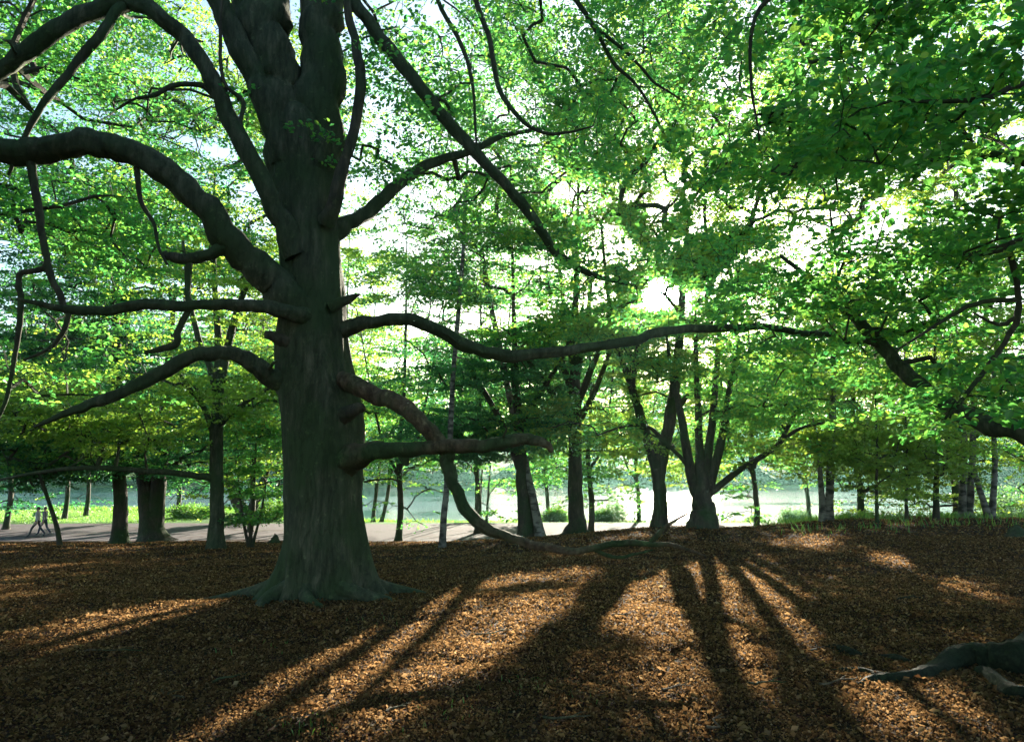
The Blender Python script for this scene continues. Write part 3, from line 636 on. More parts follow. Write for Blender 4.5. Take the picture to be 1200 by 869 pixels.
tree('birch_tree', 'slender pale birch on the near side of the path, seen behind the crooked limb', [[(518,643,22,10),(520,610,22,9),(524,560,22,8),(528,500,22,8),(531,440,22,7),(536,380,22,7),(541,320,22,6),(545,250,22,5),(548,180,22,3)]],
     [(at(545,9.5,22),(3.2,3,4),38,BB)], M_BEECH, M_BIRCH, 27, high=16, rt=.004, tshift=.1)
tree('beech_tree', 'dark upright trunk with a pale birch leaning out of its foot', [[(618,628,25,24),(615,600,25,20),(612,560,25,17),(608,500,25,14),(604,440,25,11),(602,360,25,6),(600,280,25,3)],
     [(612,560,25,8),(590,500,25,7),(565,455,25,6),(545,420,25,4)],[(608,500,25,7),(640,450,25,6),(665,410,25,4)]],
     [(at(595,6.6,25.5),(4.6,4,4.2),64,BB),(at(560,3.0,26),(3,2.2,1.2),14,BB)], M_DARK, M_BARKD, 28, high=15.5, group=G_MID)
tree('birch_tree', 'mottled birch leaning left against the dark upright trunk', [[(634,628,24.6,14),(626,590,24.8,11),(616,545,25,10),(603,490,25.2,10),(592,440,25.3,9),(578,370,25.4,8),(566,300,25.5,5),(556,220,25.5,3)]],
     [(at(560,10.5,26),(3.6,3,3.2),34,BB)], M_BEECH, M_BIRCH, 29, high=17, rt=.004)
tree('beech_tree', 'broad-footed beech with many ascending branches, standing alone in the middle of the row', [[(675,628,26,28),(675,600,26,22),(674,560,26,20),(674,500,26,19),(674,440,26,15),(674,380,26,11),(676,300,26,7),(678,200,26,3)],
     [(674,480,26,9),(690,440,26,8),(705,400,26,6),(716,360,26,3)],[(674,470,26,9),(660,430,26,8),(645,400,26,7),(632,370,26,3)],[(674,510,26,7),(650,465,25.6,6),(625,430,25.3,5),(600,400,25,3)],
     [(675,500,26,8),(694,465,26.3,7),(712,420,26.5,5),(728,380,26.6,3)],[(674,440,26,8),(664,390,26,6),(658,330,26,4),(652,270,26,2)],[(674,450,26,8),(686,390,26,6),(694,320,26,4)]],
     [(at(680,8.0,26),(4.8,4,4.8),66,BB),(at(700,3.4,25),(3.6,2.4,1.3),22,BB)], M_BEECH, M_BARKD, 30, high=15.5, group=G_MID, foot=1.5, tshift=.03)
tree('beech_tree', 'forked beech with a wide V of two stems, directly below the sun', [[(773,619,23,22),(774,590,23,19),(771,555,23,19),(768,540,23,19),(758,510,23,15),(748,480,23,12),(736,440,23,10),(722,402,23,8),(712,340,23,6),(704,260,23,3)],
     [(771,560,23,17),(777,530,23,15),(785,490,23,14),(791,450,23,12),(796,400,23,10),(800,340,23,8),(806,260,23,4)],[(748,482,23,7),(742,450,23,6),(745,420,23,5),(752,380,23,3)],[(789,480,23,9),(800,470,23,7),(806,462,23,4)],
     [(781,520,23,6),(760,500,22.6,4),(730,500,22.2,3),(700,510,22,2)]],
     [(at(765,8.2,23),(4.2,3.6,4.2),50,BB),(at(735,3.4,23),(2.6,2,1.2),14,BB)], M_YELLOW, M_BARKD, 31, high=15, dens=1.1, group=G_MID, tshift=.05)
tree('beech_tree', 'squat stout beech dividing low into five stems with one long limb sweeping right', [[(824,620,22,40),(824,600,22,34),(822,582,22,26.5),(822,560,22,20.3),(820,530,22,11.7),(818,480,22,9.4),(816,430,22,7.0),(815,360,22,3.9)],
     [(816,580,22,14.0),(808,545,22,11.7),(802,510,22,10.1),(795,470,22,7.8),(786,430,22,5.5),(780,380,22,2.3)],[(824,575,22,12.5),(830,530,22,10.1),(836,480,22,8.6),(840,430,22,6.2),(846,360,22,3.1)],
     [(830,572,22,12.5),(842,530,22,10.1),(850,490,22,8.6),(856,450,22,6.2),(866,400,22,3.1)],[(828,580,22,10.1),(848,565,22,7.8),(870,548,21.8,7.0),(892,535,21.6,6.2),(912,520,21.5,5.5),(926,495,21.4,4.7),(938,470,21.3,3.9),(950,440,21.2,3.1),(960,410,21.2,1.6)],
     [(912,520,21.5,4.7),(935,503,21.4,3.9),(960,496,21.3,3.1),(990,492,21.2,1.6)],[(806,545,22,5.5),(792,530,21.8,4.7),(775,515,21.6,3.1),(755,505,21.5,1.6)]],
     [(at(835,8.4,22),(4.6,4,4.4),66,BB),(at(885,4.6,21.5),(3,2.4,1.8),24,BB),(at(870,3.0,23),(2.2,2,.9),10,BB)], M_BEECH, M_BARKD, 32, high=15.5, group=G_MID, tshift=.06)
tree('birch_tree', 'twin-stemmed birch at the crest, right of the sweeping limb', [[(970,612,22,13),(972,580,22,11),(974,530,22,10),(976,470,22,9),(977,420,22,8),(976,350,22,6),(974,260,22,3)],[(965,612,22,11),(963,580,22,8),(960,545,22,6),(957,510,22,4),(950,480,22,2)]],
     [(at(985,7.6,22),(3.6,3,4.2),52,BB),(at(960,2.6,22),(1.9,1.5,.8),12,BB)], M_YELLOW, M_BIRCH, 33, high=14, rt=.004, tshift=.05)
for k, (px, top, lab, n_) in enumerate([(1027, 470, 'thin sapling with a bare grey stem, leftmost of the three right of the twin birch', 24), (1062, 480, 'yellow-green sapling in the middle between two straight saplings', 26), (1097, 430, 'tallest of the three straight saplings, dark stem before the leaning birches', 26)]):
    tree('sapling', lab, [[(px,608,20.5 + k,5 if k < 2 else 8),(px,570,20.5 + k,4 if k < 2 else 7),(px+1,530,20.5 + k,3 if k < 2 else 6),(px-1,top,20.5 + k,2 if k < 2 else 5),(px-2,top-80,20.5+k,2)]],
         [(at(px,2.6,20.5+k),(1.5,1.2,1.7),n_,BB),(at(px,5,20.5+k),(2,1.4,1.4),16,BB)], M_YELLOW, M_BARKD, 40 + k, per=6, spread=.5, K=30, slen=.4, swid=.3, rt=.003, group='saplings on the crest at the right')
tree('birch_tree', 'clump of leaning birch stems near the right edge', [[(1128,604,23,11.5),(1128,575,23,9.4),(1129,530,23,8.6),(1127,480,23,7.2),(1123,430,23,5.8),(1118,360,23,3.6)],[(1134,604,23,10.1),(1138,570,23,8.6),(1140,520,23,7.9),(1142,470,23,7.2),(1150,410,23,5.8),(1158,330,23,2.9)],
     [(1160,606,22.6,10.1),(1152,585,22.6,7.9),(1144,560,22.6,6.5),(1138,530,22.6,4.3)],[(1160,606,22.6,9.4),(1164,580,22.6,7.9),(1166,540,22.6,7.2),(1163,480,22.6,6.5),(1166,420,22.6,5.0),(1174,340,22.6,2.9)]],
     [(at(1140,7.5,23),(4.4,3.5,4.4),64,BB)], M_YELLOW, M_BIRCH, 50, high=14.5, rt=.004, foot=.5)
tree('slim_tree', 'left of two thin dark trees on the far edge of the path', [[(437,621,57,6),(438,600,57,5),(441,575,57,5),(445,540,57,4),(446,480,57,2)]], [(at(440,3.4,57),(3.6,3,3.2),26,BB)], M_DARK, M_BARKD, 51, K=40, leaf=.16, slen=1.0, swid=.7, group='thin trees at the water')
tree('slim_tree', 'right of two thin dark trees on the far edge of the path', [[(446,621,58,6),(450,600,58,5),(455,575,58,5),(460,540,58,4),(462,480,58,2)]], [(at(475,5,58),(4,3,3.6),30,BB)], M_BEECH, M_BARKD, 52, K=40, leaf=.16, slen=1.0, swid=.7, group='thin trees at the water')
tree('slim_tree', 'cluster of thin grey stems at the water right of the slender birch', [[(557,612,60,4),(558,590,60,4),(558,560,60,3),(560,500,60,2)],[(563,612,60,4),(563,580,60,3),(566,540,60,2)],[(570,612,60,4),(572,580,60,3),(575,540,60,2)]],
     [(at(565,6,60),(5,3.5,4),40,BB)], M_BEECH, M_BARKD, 53, K=40, leaf=.16, slen=1.0, swid=.7, group='thin trees at the water')
# trees of the bank whose crowns close the view (their trunks stand behind the row)
BG = [(20, 48, 18, 7.15, 'tall lakeside tree behind the walkers at the far left', M_DARK), (110, 62, 20, 7.700000000000001, 'broad lakeside tree behind the straight dark beech', M_DARK), (215, 60, 20, 7.700000000000001, 'broad lakeside tree behind the flared trunk', M_BEECH),
      (330, 60, 23, 7.700000000000001, 'tall lakeside tree hidden mostly behind the huge trunk', M_BEECH), (470, 40, 18, 6.050000000000001, 'loose tree across the path between huge trunk and slender birch', M_BEECH), (640, 62, 24, 7.700000000000001, 'tall airy tree by the water behind the leaning birch', M_BEECH),
      (745, 60, 24, 7.15, 'tall airy tree by the water left of the sun', M_YELLOW), (880, 46, 21, 6.6000000000000005, 'airy tree across the path beyond the sweeping limb', M_BEECH), (1000, 38, 18, 6.050000000000001, 'bright tree down the slope behind the twin birch', M_YELLOW),
      (1110, 36, 18, 6.6000000000000005, 'bright tree down the slope behind the saplings', M_YELLOW), (1220, 34, 18, 6.6000000000000005, 'dense tree down the slope at the right edge', M_BEECH),
      (86, 58, 25, 7, 'tall lakeside tree filling the sky behind the upper left limbs', M_BEECH), (400, 52, 24, 6.5, 'tall pale tree across the path seen just right of the huge trunk', M_YELLOW), (560, 45, 24, 6, 'tall airy tree across the path between the slender birch and the dark upright trunk', M_BEECH), (815, 58, 25, 6.5, 'tall airy tree by the water right of the sun', M_YELLOW),
      (300, 46, 20, 6, 'tree across the path hidden mostly by the huge trunk and grey beech', M_YELLOW), (940, 60, 25, 7, 'tall lakeside tree behind the twin birch', M_BEECH), (690, 44, 25, 6, 'tall thin-crowned tree across the path behind the broad-footed beech', M_BEECH)]
for k, (px, d, h, rr, lab, m) in enumerate(BG):
    x = (px - 600) / FPX * d; z0 = gz(x, d); rng = np.random.default_rng(80 + k)
    def q(z, w, dx=0):
        pt = np.array([x + dx, d, z]); a, b = proj(pt); return (float(a), float(b), d, w * FPX / d)
    st = [[q(z0 - .1, .5), q(z0 + 2, .42, .1), q(z0 + 5, .34, -.1), q(z0 + 9, .24, .15), q(z0 + h, .1, .1)], [q(z0 + 4, .2), q(z0 + 7, .16, 1.2), q(z0 + h * .8, .07, 2.6)], [q(z0 + 3.5, .2), q(z0 + 6.5, .15, -1.3), q(z0 + h * .75, .07, -2.8)]]
    big = d > 44
    tree('beech_tree', lab, st, [((x, d, z0 + h * .52), (rr, rr * .7, h * .50), int(70 * (rr / 6)), BB)], m, M_BARKD, 80 + k, group='trees whose crowns close the view at the lakeside',
         K=36, per=9, leaf=.24 if big else .17, slen=1.15 if big else .9, swid=.8 if big else .6, spread=1.25, rt=.007, tshift=.0, sky_pen=.9)
for k, (x, y, lab) in enumerate([(-6.5, -7, 'unseen beech added behind the viewpoint on the left to shade the floor'), (5.0, -9, 'unseen beech added behind the viewpoint on the right to shade the floor'), (-13, 3, 'unseen beech added outside the left edge to shade the floor')]):  # unseen trees, added so that their crowns cut skylight on the woodland floor
    z0 = gz(x, y); rng = np.random.default_rng(140 + k)
    root = empty('beech_tree', lab, 'tree', (x, y, z0), 'unseen beeches added round the viewpoint for shade')
    w, r = smooth_path([(x, y, z0 - .1), (x, y, z0 + .5), (x + .1, y, z0 + 4), (x - .1, y, z0 + 9), (x, y, z0 + 15)], [.6, .42, .36, .26, .08], 6); t = Tubes(); t.add(w, r, 16, .1, k); t.build('trunk', M_BARK, root)
    grow_crown('crown', root, w[12:], r[12:], blob((x, y, z0 + 9), (6.5, 6.5, 5), 110, rng, .4, -.9), 8, 1.0, 30, .22, M_DARK, M_BARKD, rng, 1.0, .7, cull=False, jit=.5, rt=.005)
    settle(root)
# ---------------------------------------------------------------- the beech off to the right: roots, limb and the near leaves
def right_beech():
    rng = np.random.default_rng(61); D = 6.2
    bx, by = 5.9, 6.3
    root = empty('beech_tree', 'beech standing just outside the right edge: only its roots, limbs and big near leaves show', 'tree', (bx, by, 0))
    t = Tubes(); w, r = smooth_path([(bx, by, -.2), (bx, by, .3), (bx + .05, by, 1.5), (bx, by + .1, 3.5), (bx + .1, by, 6), (bx, by, 9)], [.85, .58, .46, .42, .36, .22], 8)
    t.add(w, r, 28, .15, 3); t.build('trunk', M_BARK, root); sk, sr = [w[14:]], [r[14:]]
    L = [('limb', [(1330,545,6.2,60),(1260,525,6.3,40),(1200,508,6.5,25),(1150,494,6.8,21),(1115,478,7.1,19),(1085,457,7.4,18),(1058,433,7.7,17),(1035,407,8.0,16),(1010,382,8.3,13),(985,355,8.6,12),(955,330,9,8),(915,300,9.4,4)], M_BARK),
         ('limb', [(1400,300,6.1,40),(1300,290,6,26),(1230,276,6,17),(1200,281,6,12),(1171,292,6,10),(1140,298,6,7),(1110,300,6,5),(1080,300,6,3)], M_BARKD),
         ('branch', [(1182,289,6,7),(1190,320,6,7),(1193,350,6,7),(1192,373,6,7),(1178,400,6,6),(1160,426,6,6),(1135,458,6,5),(1107,491,6,3)], M_BARKD),
         ('branch', [(1192,352,6,6),(1170,352,6,6),(1150,354,6,5),(1128,362,6,5),(1103,377,6,4),(1075,395,6,3),(1050,411,6,2)], M_BARKD),
         ('branch', [(1191,372,6,5),(1175,380,6,5),(1163,378,6,4),(1140,366,6,2)], M_BARKD),
         ('limb', [(1420,140,6,34),(1300,90,5.6,20),(1200,99,5.2,9),(1165,112,5.1,7),(1130,118,5,6),(1090,119,5,5),(1054,118,5,4),(1010,128,5,2)], M_BARKD),
         ('limb', [(1420,20,6.5,34),(1300,-60,6,22),(1150,-80,5.6,16),(1020,-60,5.3,11),(930,-20,5.2,7),(885,20,5.2,5),(880,90,5.2,4),(890,165,5.2,2)], M_BARKD),
         ('limb', [(1400,240,6.6,34),(1260,200,7,22),(1150,180,7.6,14),(1070,190,8,10),(990,198,8.4,7),(930,190,8.8,4)], M_BARKD)]
    for nm, pp, m in L:
        w, r = px_path(pp); w, r = smooth_path(w, r, 5); n_ = len(w)
        w += np.array([[mnoise.noise(Vector((q * .4, pp[1][0], c * 5))) for c in range(3)] for q in range(n_)]) * r[:, None] * .6
        t = Tubes(); t.add(w, r, 14, .2, int(pp[0][1])); t.build(nm, m, root); sk.append(w[4:]); sr.append(r[4:])
    # surface roots: knuckled, half buried
    for pts, rr in [([(1340,760),(1260,765),(1200,785),(1165,782),(1130,778),(1100,785),(1075,793),(1050,797),(1025,800),(1008,806)], [.28,.23,.16,.13,.115,.085,.065,.06,.05,.02]),
                    ([(1300,830),(1230,825),(1190,815),(1165,800),(1150,790)], [.16,.11,.08,.07,.06]),
                    ([(1050,800),(1030,796),(1005,789),(975,788)], [.05,.045,.035,.02]),
                    ([(950,764),(975,763),(1000,766),(1012,769)], [.02,.05,.05,.02]), ([(1030,771),(1050,772),(1065,776)], [.02,.045,.02]), ([(1050,703),(1070,702),(1085,704)], [.02,.05,.02])]:
        w = []
        for (a_, b_), q in zip(pts, rr):
            g_ = G(a_, b_, 3, 20); g_[2] += q * (.45 if q > .11 else -.05); w.append(g_)
        w, r = smooth_path(w, rr, 9); t = Tubes(); t.add(w, r, 22, .20, pts[0][0]); t.build('root', M_ROOT, root)
    sk, sr = np.vstack(sk), np.concatenate(sr)
    cl = []
    for lo, hi, n_, dep in [((1000, -60), (1300, 130), 26, (4.4, 7)), ((850, -60), (1040, 70), 12, (4.8, 7.5)), ((930, 100), (1300, 260), 23, (4.6, 8)), ((1080, 220), (1320, 380), 24, (5.2, 8.5)),
                            ((900, 280), (1120, 420), 24, (7.2, 9.6)), ((1040, 400), (1260, 500), 12, (7.8, 9.2)), ((1010, 390), (1200, 520), 3, (5.4, 6.6)), ((860, 60), (1000, 200), 10, (6, 9))]:
        for _ in range(n_): cl.append(P(rng.uniform(lo[0], hi[0]), rng.uniform(lo[1], hi[1]), rng.uniform(*dep)))
    for c in blob((6.5, 3.5, 8.5), (6, 6.5, 3.2), 70, rng, .5, -1): cl.append(c)
    grow_crown('crown', root, sk, sr, np.array(cl), 7, .36, 30, .088, M_BEECH, M_BARKD, rng, .36, .24, near=True, cull=False, jit=.7, rt=.0022, maxr=.03, flat=.3, tshift=.0)
    settle(root)
right_beech()

# ---------------------------------------------------------------- far wood
def far_wood():
    rng = np.random.default_rng(5); cs, szs = [], []
    tb = Tubes()
    for k in range(230):
        x = rng.uniform(-330, 330); row = rng.random()
        y = 240 + 10 * math.sin(x * .013) + 5 * math.sin(x * .05) + row * 60; z = gz(x, y); h = rng.uniform(20, 36) ; r = rng.uniform(5, 9)
        n = 620; q = rng.normal(0, 1, (n, 3)); q /= np.linalg.norm(q, axis=1)[:, None]; q *= (rng.random(n) ** .33)[:, None]
        lump = 1 + .25 * np.sin(q[:, 0] * 7 + k) * np.cos(q[:, 2] * 6 + k)
        cs.append(np.array([x, y, z + h * .54]) + q * np.array([r, r, h * .52]) * lump[:, None])
        tb.add([(x, y, z - 1), (x, y, z + h * .6)], [.35, .15], 5)
    n = 26000; ux = rng.uniform(-330, 330, n); uy = 236 + 10 * np.sin(ux * .013) + 5 * np.sin(ux * .05) + rng.uniform(0, 9, n)
    hh = (5 + 3 * np.sin(ux * .11) + 2 * np.sin(ux * .31 + 1)) * rng.random(n) ** .8
    cs.append(np.stack([ux, uy, np.maximum(ground_z(ux, uy), WATER_Z) + hh], -1))
    c = np.vstack(cs)
    c[:, 2] = np.maximum(c[:, 2], WATER_Z + .4)
    v, f, t = leaves(c, .9, 1.7, rng, None, False, False)
    bv, bf = tb.arrays(); V = np.vstack([bv, v]); F = np.vstack([bf, f + len(bv)])
    o = link('far_wood', np_mesh('far_wood', V, F, [M_BARKD, M_FAR], np.concatenate([np.zeros(len(bf)), np.ones(len(f))]), np.concatenate([np.zeros(len(bv)), t])))
    tag(o, 'hazy dense wood along the far bank of the lake', 'wood', kind='stuff')
far_wood()

# ---------------------------------------------------------------- shrubs, stumps, stuff
def shrub(px, d, w, h, label, m, seed, n=26, cat='shrub'):
    rng = np.random.default_rng(seed); x = (px - 600) / FPX * d; z = gz(x, d)
    root = empty('shrub', label, cat, (x, d, z), 'shrubs along the near shore of the lake')
    tb = Tubes(); tips = []
    for _ in range(n):
        a = rng.random() * 6.28; rr = rng.random() ** .5 * w; hh = h * (1 - .5 * (rr / w) ** 2) * rng.uniform(.6, 1.05)
        e = np.array([x + math.cos(a) * rr, d + math.sin(a) * rr * .7, z + hh]); s = np.array([x + math.cos(a) * rr * .2, d, z - .05])
        mid = (s + e) / 2 + np.array([math.cos(a), math.sin(a), 0]) * .15 * w
        p, r = smooth_path([s, mid, e], [.03, .02, .008], 4); tb.add(p, r, 4, cap=False)
        for q in p[3:]: tips.append(q)
    tb.build('stem', M_BARKD, root)
    tips = np.array(tips); c = np.repeat(tips, 30, 0) + rng.normal(0, 1, (len(tips) * 30, 3)) * np.array([.16 * w, .16 * w, .13 * h])
    c[:, 2] = np.maximum(c[:, 2], z + .05)
    v, f, t = leaves(c, .9, .16, rng, None, False, False); link('foliage', np_mesh('foliage', v, f, [m], tint=t), root); settle(root)
for i, a in enumerate([(735, 61, 2.6, 2.9, 'tall feathery pale willow bush at the water left of the sunlit trunk', M_PALE), (650, 60, 1.2, 1.5, 'small bright green bush at the water left of the broad-footed beech', M_GRASS),
          (925, 60, 1.6, 1.6, 'pale rounded bush on the shore under the sweeping limb', M_PALE), (878, 62, 1.0, 1.2, 'low pale tuft-like bush on the shore between the squat beech and the rounded bush', M_PALE),
          (703, 60, .9, 1.2, 'low bright bush just right of the broad-footed beech', M_GRASS), (322, 57, 1.6, 1.9, 'green bush at the path edge touching the huge trunk', M_GRASS), (1183, 42, 2.2, 2.6, 'pale hazy bush at the extreme right behind the leaning birches', M_PALE),
          (235, 60, 2.2, 1.2, 'low grassy bush on the shore between the flared trunk and grey beech', M_GRASS), (820, 64, 1.0, 1.4, 'small pale bush on the shore behind the squat beech', M_PALE)]): shrub(*a, 200 + i)
def hedge(name, label, x0, x1, y, h, seed):
    rng = np.random.default_rng(seed); n = 5200; x = rng.uniform(x0, x1, n); yy = y + rng.normal(0, .5, n)
    z = ground_z(x, yy) + rng.random(n) * h * (.75 + .25 * np.sin(x * .9))
    v, f, t = leaves(np.stack([x, yy, z], -1), .9, .22, rng, None, False, False)
    tag(link(name, np_mesh(name, v, f, [M_DARK], tint=t)), label, 'hedge')
hedge('hedge', 'low dark hedge running along the far side of the lawn', -60, -25, 76, 1.3, 9)
def stump(px, py, w, h, label, seed, sides=16, d=None):
    g_ = G(px, py, 5, 45) if d is None else np.array([(px - 600) / FPX * d, d, gz((px - 600) / FPX * d, d)])
    rng = np.random.default_rng(seed); root = empty('stump', label, 'stump', g_)
    t = Tubes(); pts = [g_ + np.array([0, 0, -.1]), g_ + np.array([0, 0, .06]), g_ + np.array([.02, 0, h * .5]), g_ + np.array([.05, 0, h * .9])]
    p, r = smooth_path(pts, [w * 1.25, w * .85, w * .62, w * .35], 5); t.add(p, r, sides, .4, seed); t.build('trunk', M_BARKD, root)
    t = Tubes(); t.add([g_ + np.array([.04, 0, h * .7]), g_ + np.array([.02, 0, h * 1.0]), g_ + np.array([-.03, 0, h * 1.2])], [w * .3, w * .2, w * .05], 8, .3, 2); t.build('splinter', M_BARKD, root)
    settle(root)
stump(322, 636, .24, .30, 'small dark pointed stump left of the huge trunk', 4)
stump(1192, 630, .32, .26, 'low dark stump at the right edge of the crest', 5)
def litter():
    rng = np.random.default_rng(77)
    parts = []
    for y0, y1, dens, size in [(3.3, 7, 4200, .025), (7, 11, 1900, .032), (11, 17, 620, .046), (17, 30, 120, .065)]:
        area = (y1 ** 2 - y0 ** 2) * .85; n = int(area * dens)
        y = np.sqrt(rng.uniform(y0 ** 2, y1 ** 2, n)); x = y * rng.uniform(-.86, .86, n)
        cl = np.array([1.0]) ; z = ground_z(x, y)
        parts.append((np.stack([x, y, z], -1), size))
    for y0, y1, n, size in [(3.3, 8, 3800, .055), (8, 16, 3500, .065)]:
        y = np.sqrt(rng.uniform(y0 ** 2, y1 ** 2, n)); x = y * rng.uniform(-.86, .86, n); parts.append((np.stack([x, y, ground_z(x, y) + .012], -1), size))
    Vs, Fs, Ts, off = [], [], [], 0
    for c, size in parts:
        bump = np.array([mnoise.noise(Vector((a * 1.7, b * 1.7, 0))) * .022 + mnoise.noise(Vector((a * 5, b * 5, 3))) * .010 for a, b in c[:, :2]])
        dr = vnoise(c[:, 0] * 1.9 + 50, c[:, 1] * 1.9 + 50); c[:, 2] += bump + rng.random(len(c)) * (.012 + .045 * sstep(.45, .75, dr))
        n = len(c); a = rng.random(n) * 6.283
        dirs = np.stack([np.cos(a), np.sin(a), rng.normal(0, .45, n)], -1)
        v, f, t = leaves(c, 1.1, size, rng, dirs, False, False, -.02)
        t = np.repeat(rng.beta(1.6, 3.0, n), 4)
        Vs.append(v); Fs.append(f + off); Ts.append(t); off += len(v)
    me = np_mesh('leaf_litter', np.vstack(Vs), np.vstack(Fs), [M_DRY], tint=np.concatenate(Ts))
    tag(link('leaf_litter', me), 'brown fallen leaves and mast husks covering the woodland floor', 'leaf litter', kind='stuff')
litter()
def grass(name, label, spots, seed, hgt=.12, clip=None):
    rng = np.random.default_rng(seed); V, T = [], []
    for (x, y, rx, ry, n) in spots:
        px = x + rng.normal(0, rx, n); py = y + rng.normal(0, ry, n); pz = ground_z(px, py) + .0
        a = rng.random(n) * 6.283; h = hgt * rng.uniform(.4, 1.3, n) * (1 + .0 * py); w = h * .045 + .004
        b = np.stack([np.cos(a), np.sin(a), 0 * a], -1); lean = np.stack([np.cos(a + 1.4), np.sin(a + 1.4), 0 * a], -1) * (h * rng.uniform(.1, .7, n))[:, None]
        p = np.stack([px, py, pz - .01], -1)
        up = np.stack([0 * a, 0 * a, h], -1)
        V.append(np.stack([p - b * w[:, None], p + b * w[:, None], p + up * .6 + lean * .35 + b * w[:, None] * .6, p + up + lean], 1).reshape(-1, 3)); T.append(np.repeat(rng.random(n), 4))
    V = np.vstack(V); F = np.arange(len(V)).reshape(-1, 4)
    return tag(link(name, np_mesh(name, V, F, [M_GRASS], tint=np.concatenate(T))), label, 'grass', kind='stuff')
sp = []
for px, py, n, r_ in [(360,856,60,.12),(620,805,40,.15),(520,845,30,.15),(690,820,16,.1),(325,760,14,.2),(440,730,14,.2)]:
    g_ = G(px, py); sp.append((g_[0], g_[1], r_, r_, n))
grass('grass', 'sparse green blades coming up through the fallen leaves', sp, 5, .05)
sp = [(x, 24 + .8 * math.sin(x * 2), .45, .7, int(200 + 170 * math.sin(x * 1.7 + 1))) for x in np.arange(9, 19, .7)] + [(x, 19.5 + math.sin(x * 3), .4, .6, 45) for x in np.arange(8, 16, 1.7)]
grass('grass_verge', 'bright grass along the crest under the saplings', sp, 6, .22)
sp = [(x, float(shore_y(x)) - 3, 1.2, 1.5, 330) for x in np.arange(-48, 22, 1.4)]
grass('shore_grass', 'rough grass along the near shore beyond the path', sp, 8, .55)
rl = np.random.default_rng(15); grass('lawn', 'bright mown lawn beyond the path at the left', [(x, y, .8, .9, 190) for x in np.arange(-62, -26, 1.5) for y in np.arange(55.5, 73, 1.6)], 18, .14)
# twigs
G_TW = 'fallen twigs on the leaf litter'
TW = [(100,770,165,768,'long pale twig low at the left'),(190,815,212,830,'short bent twig at lower left'),(250,805,285,798,'curved twig left of the sunlit fan'),(455,845,475,838,'light twig in the sun at bottom centre'),(640,850,690,848,'straight twig at the bottom middle'),
      (770,815,800,812,'pale twig crossing the lit litter right of centre'),(830,860,850,850,'tiny bright twig near the bottom, right of centre'),(880,808,925,806,'thin pale twig in the long dark shadow'),(715,725,745,724,'twig in front of the drooping limb tip'),(560,750,600,742,'short twig left of centre'),
      (300,850,330,860,'dark twig low left of the grass tuft'),(960,810,1008,800,'twig beside the surface roots')]
for k, (a, b, c, d, lab) in enumerate(TW):
    rng = np.random.default_rng(300 + k); p, q = G(a, b), G(c, d); pts = []
    for s_ in np.linspace(0, 1, 6):
        m = p + (q - p) * s_ + rng.normal(0, .02, 3); m[2] = gz(m[0], m[1]) + .035 + rng.uniform(0, .012); pts.append(m)
    pts, r = smooth_path(pts, [.009, .008, .007, .006, .005, .003], 3); t = Tubes(); t.add(pts, r, 6, .2, k)
    t.add([pts[8], pts[8] + np.array([.05, .04, .01]), pts[8] + np.array([.09, .1, .0])], [.005, .004, .002], 5)
    tag(t.build('twig', M_BARKR, None), lab, 'twig', G_TW)
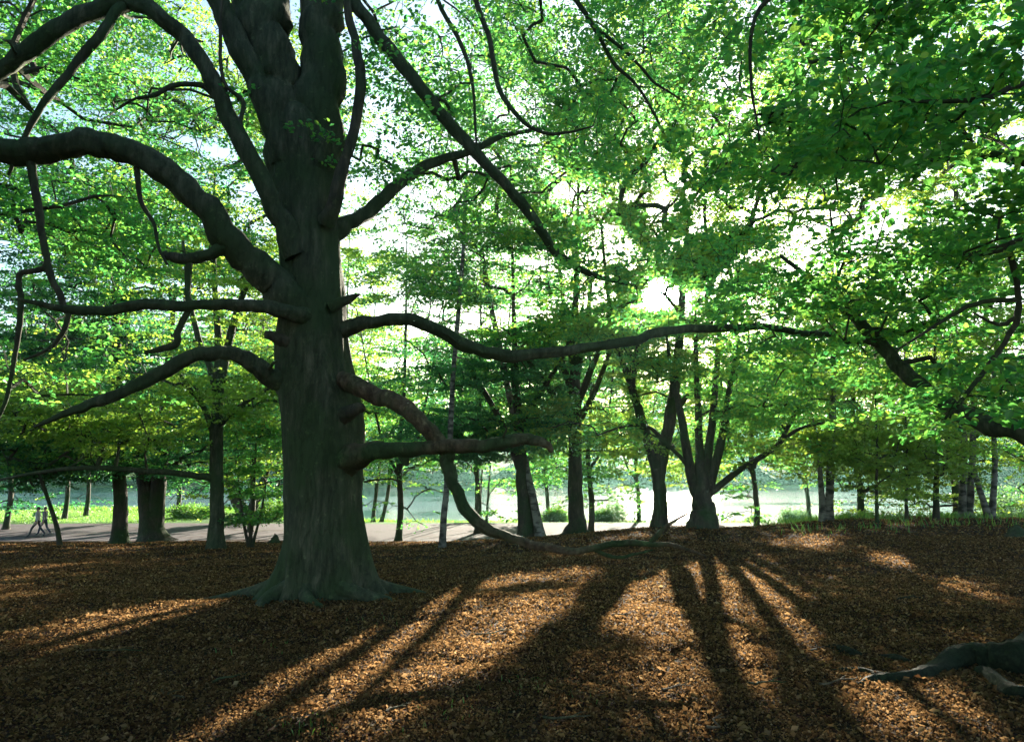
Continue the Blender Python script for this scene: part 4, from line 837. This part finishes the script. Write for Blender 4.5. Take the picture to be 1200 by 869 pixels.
# ---------------------------------------------------------------- people
M_SKIN = plain('skin', (.42, .26, .18), .6, .05); M_HAIR = plain('hair', (.05, .035, .025), .7); M_PALE_TOP = plain('pale_cloth', (.32, .31, .30), .9, .1)
M_TROU = plain('dark_cloth', (.03, .035, .05), .9, .1); M_TOP2 = plain('grey_cloth', (.16, .16, .17), .9, .1); M_NAVY = plain('navy_cloth', (.04, .05, .09), .9); M_SHOE = plain('shoe', (.03, .03, .03), .6)
def person(px, d, face, label, top, trousers, stride=.30, hgt=1.72, lean=0.03, seed=0):
    x = (px - 600) / FPX * d; z = gz(x, d) + .02; s = hgt / 1.72
    # local: walks along +X
    J = {'pel': (0,0,.93,.135), 'wa': (lean*.5,0,1.08,.125), 'ch': (lean,0,1.30,.155), 'nb': (lean,0,1.44,.075), 'nk': (lean+.01,0,1.51,.055), 'hd': (lean+.03,0,1.60,.088), 'ht': (lean+.02,0,1.69,.075)}
    E = [('pel','wa'),('wa','ch'),('ch','nb'),('nb','nk'),('nk','hd'),('hd','ht')]
    for sg, st in ((1, stride), (-1, -stride)):
        k = str(sg)
        J['hip'+k] = (0, .09*sg, .88, .095); kx = st*.62 + .06; J['kn'+k] = (kx, .09*sg, .49, .062)
        back = st < 0; ax = st*1.15 - (.06 if back else 0); J['an'+k] = (ax, .09*sg, .10 + (.07 if back else 0), .045); J['toe'+k] = (ax + .15, .10*sg, .045, .035)
        E += [('pel','hip'+k),('hip'+k,'kn'+k),('kn'+k,'an'+k),('an'+k,'toe'+k)]
        J['sh'+k] = (lean, .17*sg, 1.42, .068); ar = -st*.55; J['el'+k] = (lean + ar*.6, .225*sg, 1.14, .046); J['wr'+k] = (lean + ar*1.1 + .06, .23*sg, .90, .032); J['ha'+k] = (lean + ar*1.2 + .09, .22*sg, .81, .034)
        E += [('nb','sh'+k),('sh'+k,'el'+k),('el'+k,'wr'+k),('wr'+k,'ha'+k)]
        for fi in range(5):
            o_ = (fi - 2) * .014
            J['f%d%s' % (fi, k)] = (lean + ar*1.25 + .09 + o_ + (.03 if fi == 4 else 0), (.215 - (.02 if fi == 4 else 0))*sg, .72 + (.035 if fi in (0, 4) else 0), .010); E.append(('ha'+k, 'f%d%s' % (fi, k)))
    names = list(J); me = bpy.data.meshes.new('body'); me.from_pydata([J[n_][:3] for n_ in names], [(names.index(a), names.index(b)) for a, b in E], [])
    tmp = bpy.data.objects.new('tmp_body', me); C.objects.link(tmp); md = tmp.modifiers.new('s', 'SKIN'); me.skin_vertices[0]
    for i, n_ in enumerate(names):
        me.skin_vertices[0].data[i].radius = (J[n_][3],) * 2
    me.skin_vertices[0].data[0].use_root = True
    sb = tmp.modifiers.new('d', 'SUBSURF'); sb.levels = 2; sb.render_levels = 2
    dg = bpy.context.evaluated_depsgraph_get(); ev = bpy.data.meshes.new_from_object(tmp.evaluated_get(dg)); bpy.data.objects.remove(tmp)
    ev.name = 'body'; ev.materials.clear()
    for m in (M_SKIN, top, trousers, M_SHOE): ev.materials.append(m)
    for p in ev.polygons:
        c = p.center; p.use_smooth = True
        arm = abs(c[1]) > .16
        p.material_index = 3 if c[2] < .10 else (2 if c[2] < .97 and not arm else (1 if (c[2] < 1.46 and (not arm or c[2] > .92)) else 0))
        if p.material_index == 2 and arm: p.material_index = 0
    root = empty('person', label, 'person', (x, d, z)); root.rotation_euler = (0, 0, face); root.scale = (s, s, s)
    b = link('body', ev, root)
    # face features and hair
    hv = Tubes(); hv.add([(lean + .0, 0, 1.60), (lean - .005, 0, 1.66), (lean + .005, 0, 1.72), (lean + .01, 0, 1.765)], [.085, .098, .092, .045], 14, .08, seed); hv.build('hair', M_HAIR, root)
    fc = Tubes(); fc.add([(lean + .105, 0, 1.635), (lean + .125, 0, 1.60), (lean + .118, 0, 1.592)], [.008, .014, .010], 8)
    fc.build('nose', M_SKIN, root)
    for sg in (1, -1):
        ey = Tubes(); ey.add([(lean + .095, .033 * sg, 1.632), (lean + .112, .033 * sg, 1.632)], [.009, .007], 8); ey.build('eye', M_SHOE, root)
        er = Tubes(); er.add([(lean + .02, .088 * sg, 1.585), (lean + .015, .098 * sg, 1.61), (lean + .02, .09 * sg, 1.63)], [.010, .014, .010], 8); er.build('ear', M_SKIN, root)
person(56, 42.6, math.pi, 'person in pale top and dark trousers striding left along the path', M_PALE_TOP, M_TROU, .34, 1.74, seed=1)
person(64, 43.6, math.pi, 'person in grey top walking just behind the pale-topped walker, half hidden by the slim trunk', M_TOP2, M_NAVY, .26, 1.70, seed=2)
person(156, 44, math.pi * .9, 'person in dark clothes between the straight dark beech and the flared trunk', M_NAVY, M_TROU, .12, 1.76, seed=3)

# ---------------------------------------------------------------- haze
def haze():
    x0, x1, y0, y1, z0, z1 = -720, 720, -320, 920, WATER_Z - 4, 62
    v = [(x, y, z) for x in (x0, x1) for y in (y0, y1) for z in (z0, z1)]
    me = bpy.data.meshes.new('haze'); me.from_pydata(v, [], [(0, 1, 3, 2), (4, 6, 7, 5), (0, 4, 5, 1), (2, 3, 7, 6), (0, 2, 6, 4), (1, 5, 7, 3)])
    def b(nt, n, l, out):
        p = n.new('ShaderNodeVolumePrincipled'); p.inputs['Color'].default_value = (.46, .94, .84, 1); p.inputs['Density'].default_value = .00018; p.inputs['Anisotropy'].default_value = .65
        l.new(p.outputs[0], out.inputs['Volume'])
    me.materials.append(mat('haze_air', b)); o = link('haze', me); tag(o, 'thin pale haze in the air over lake and wood', 'haze', kind='stuff')
haze()
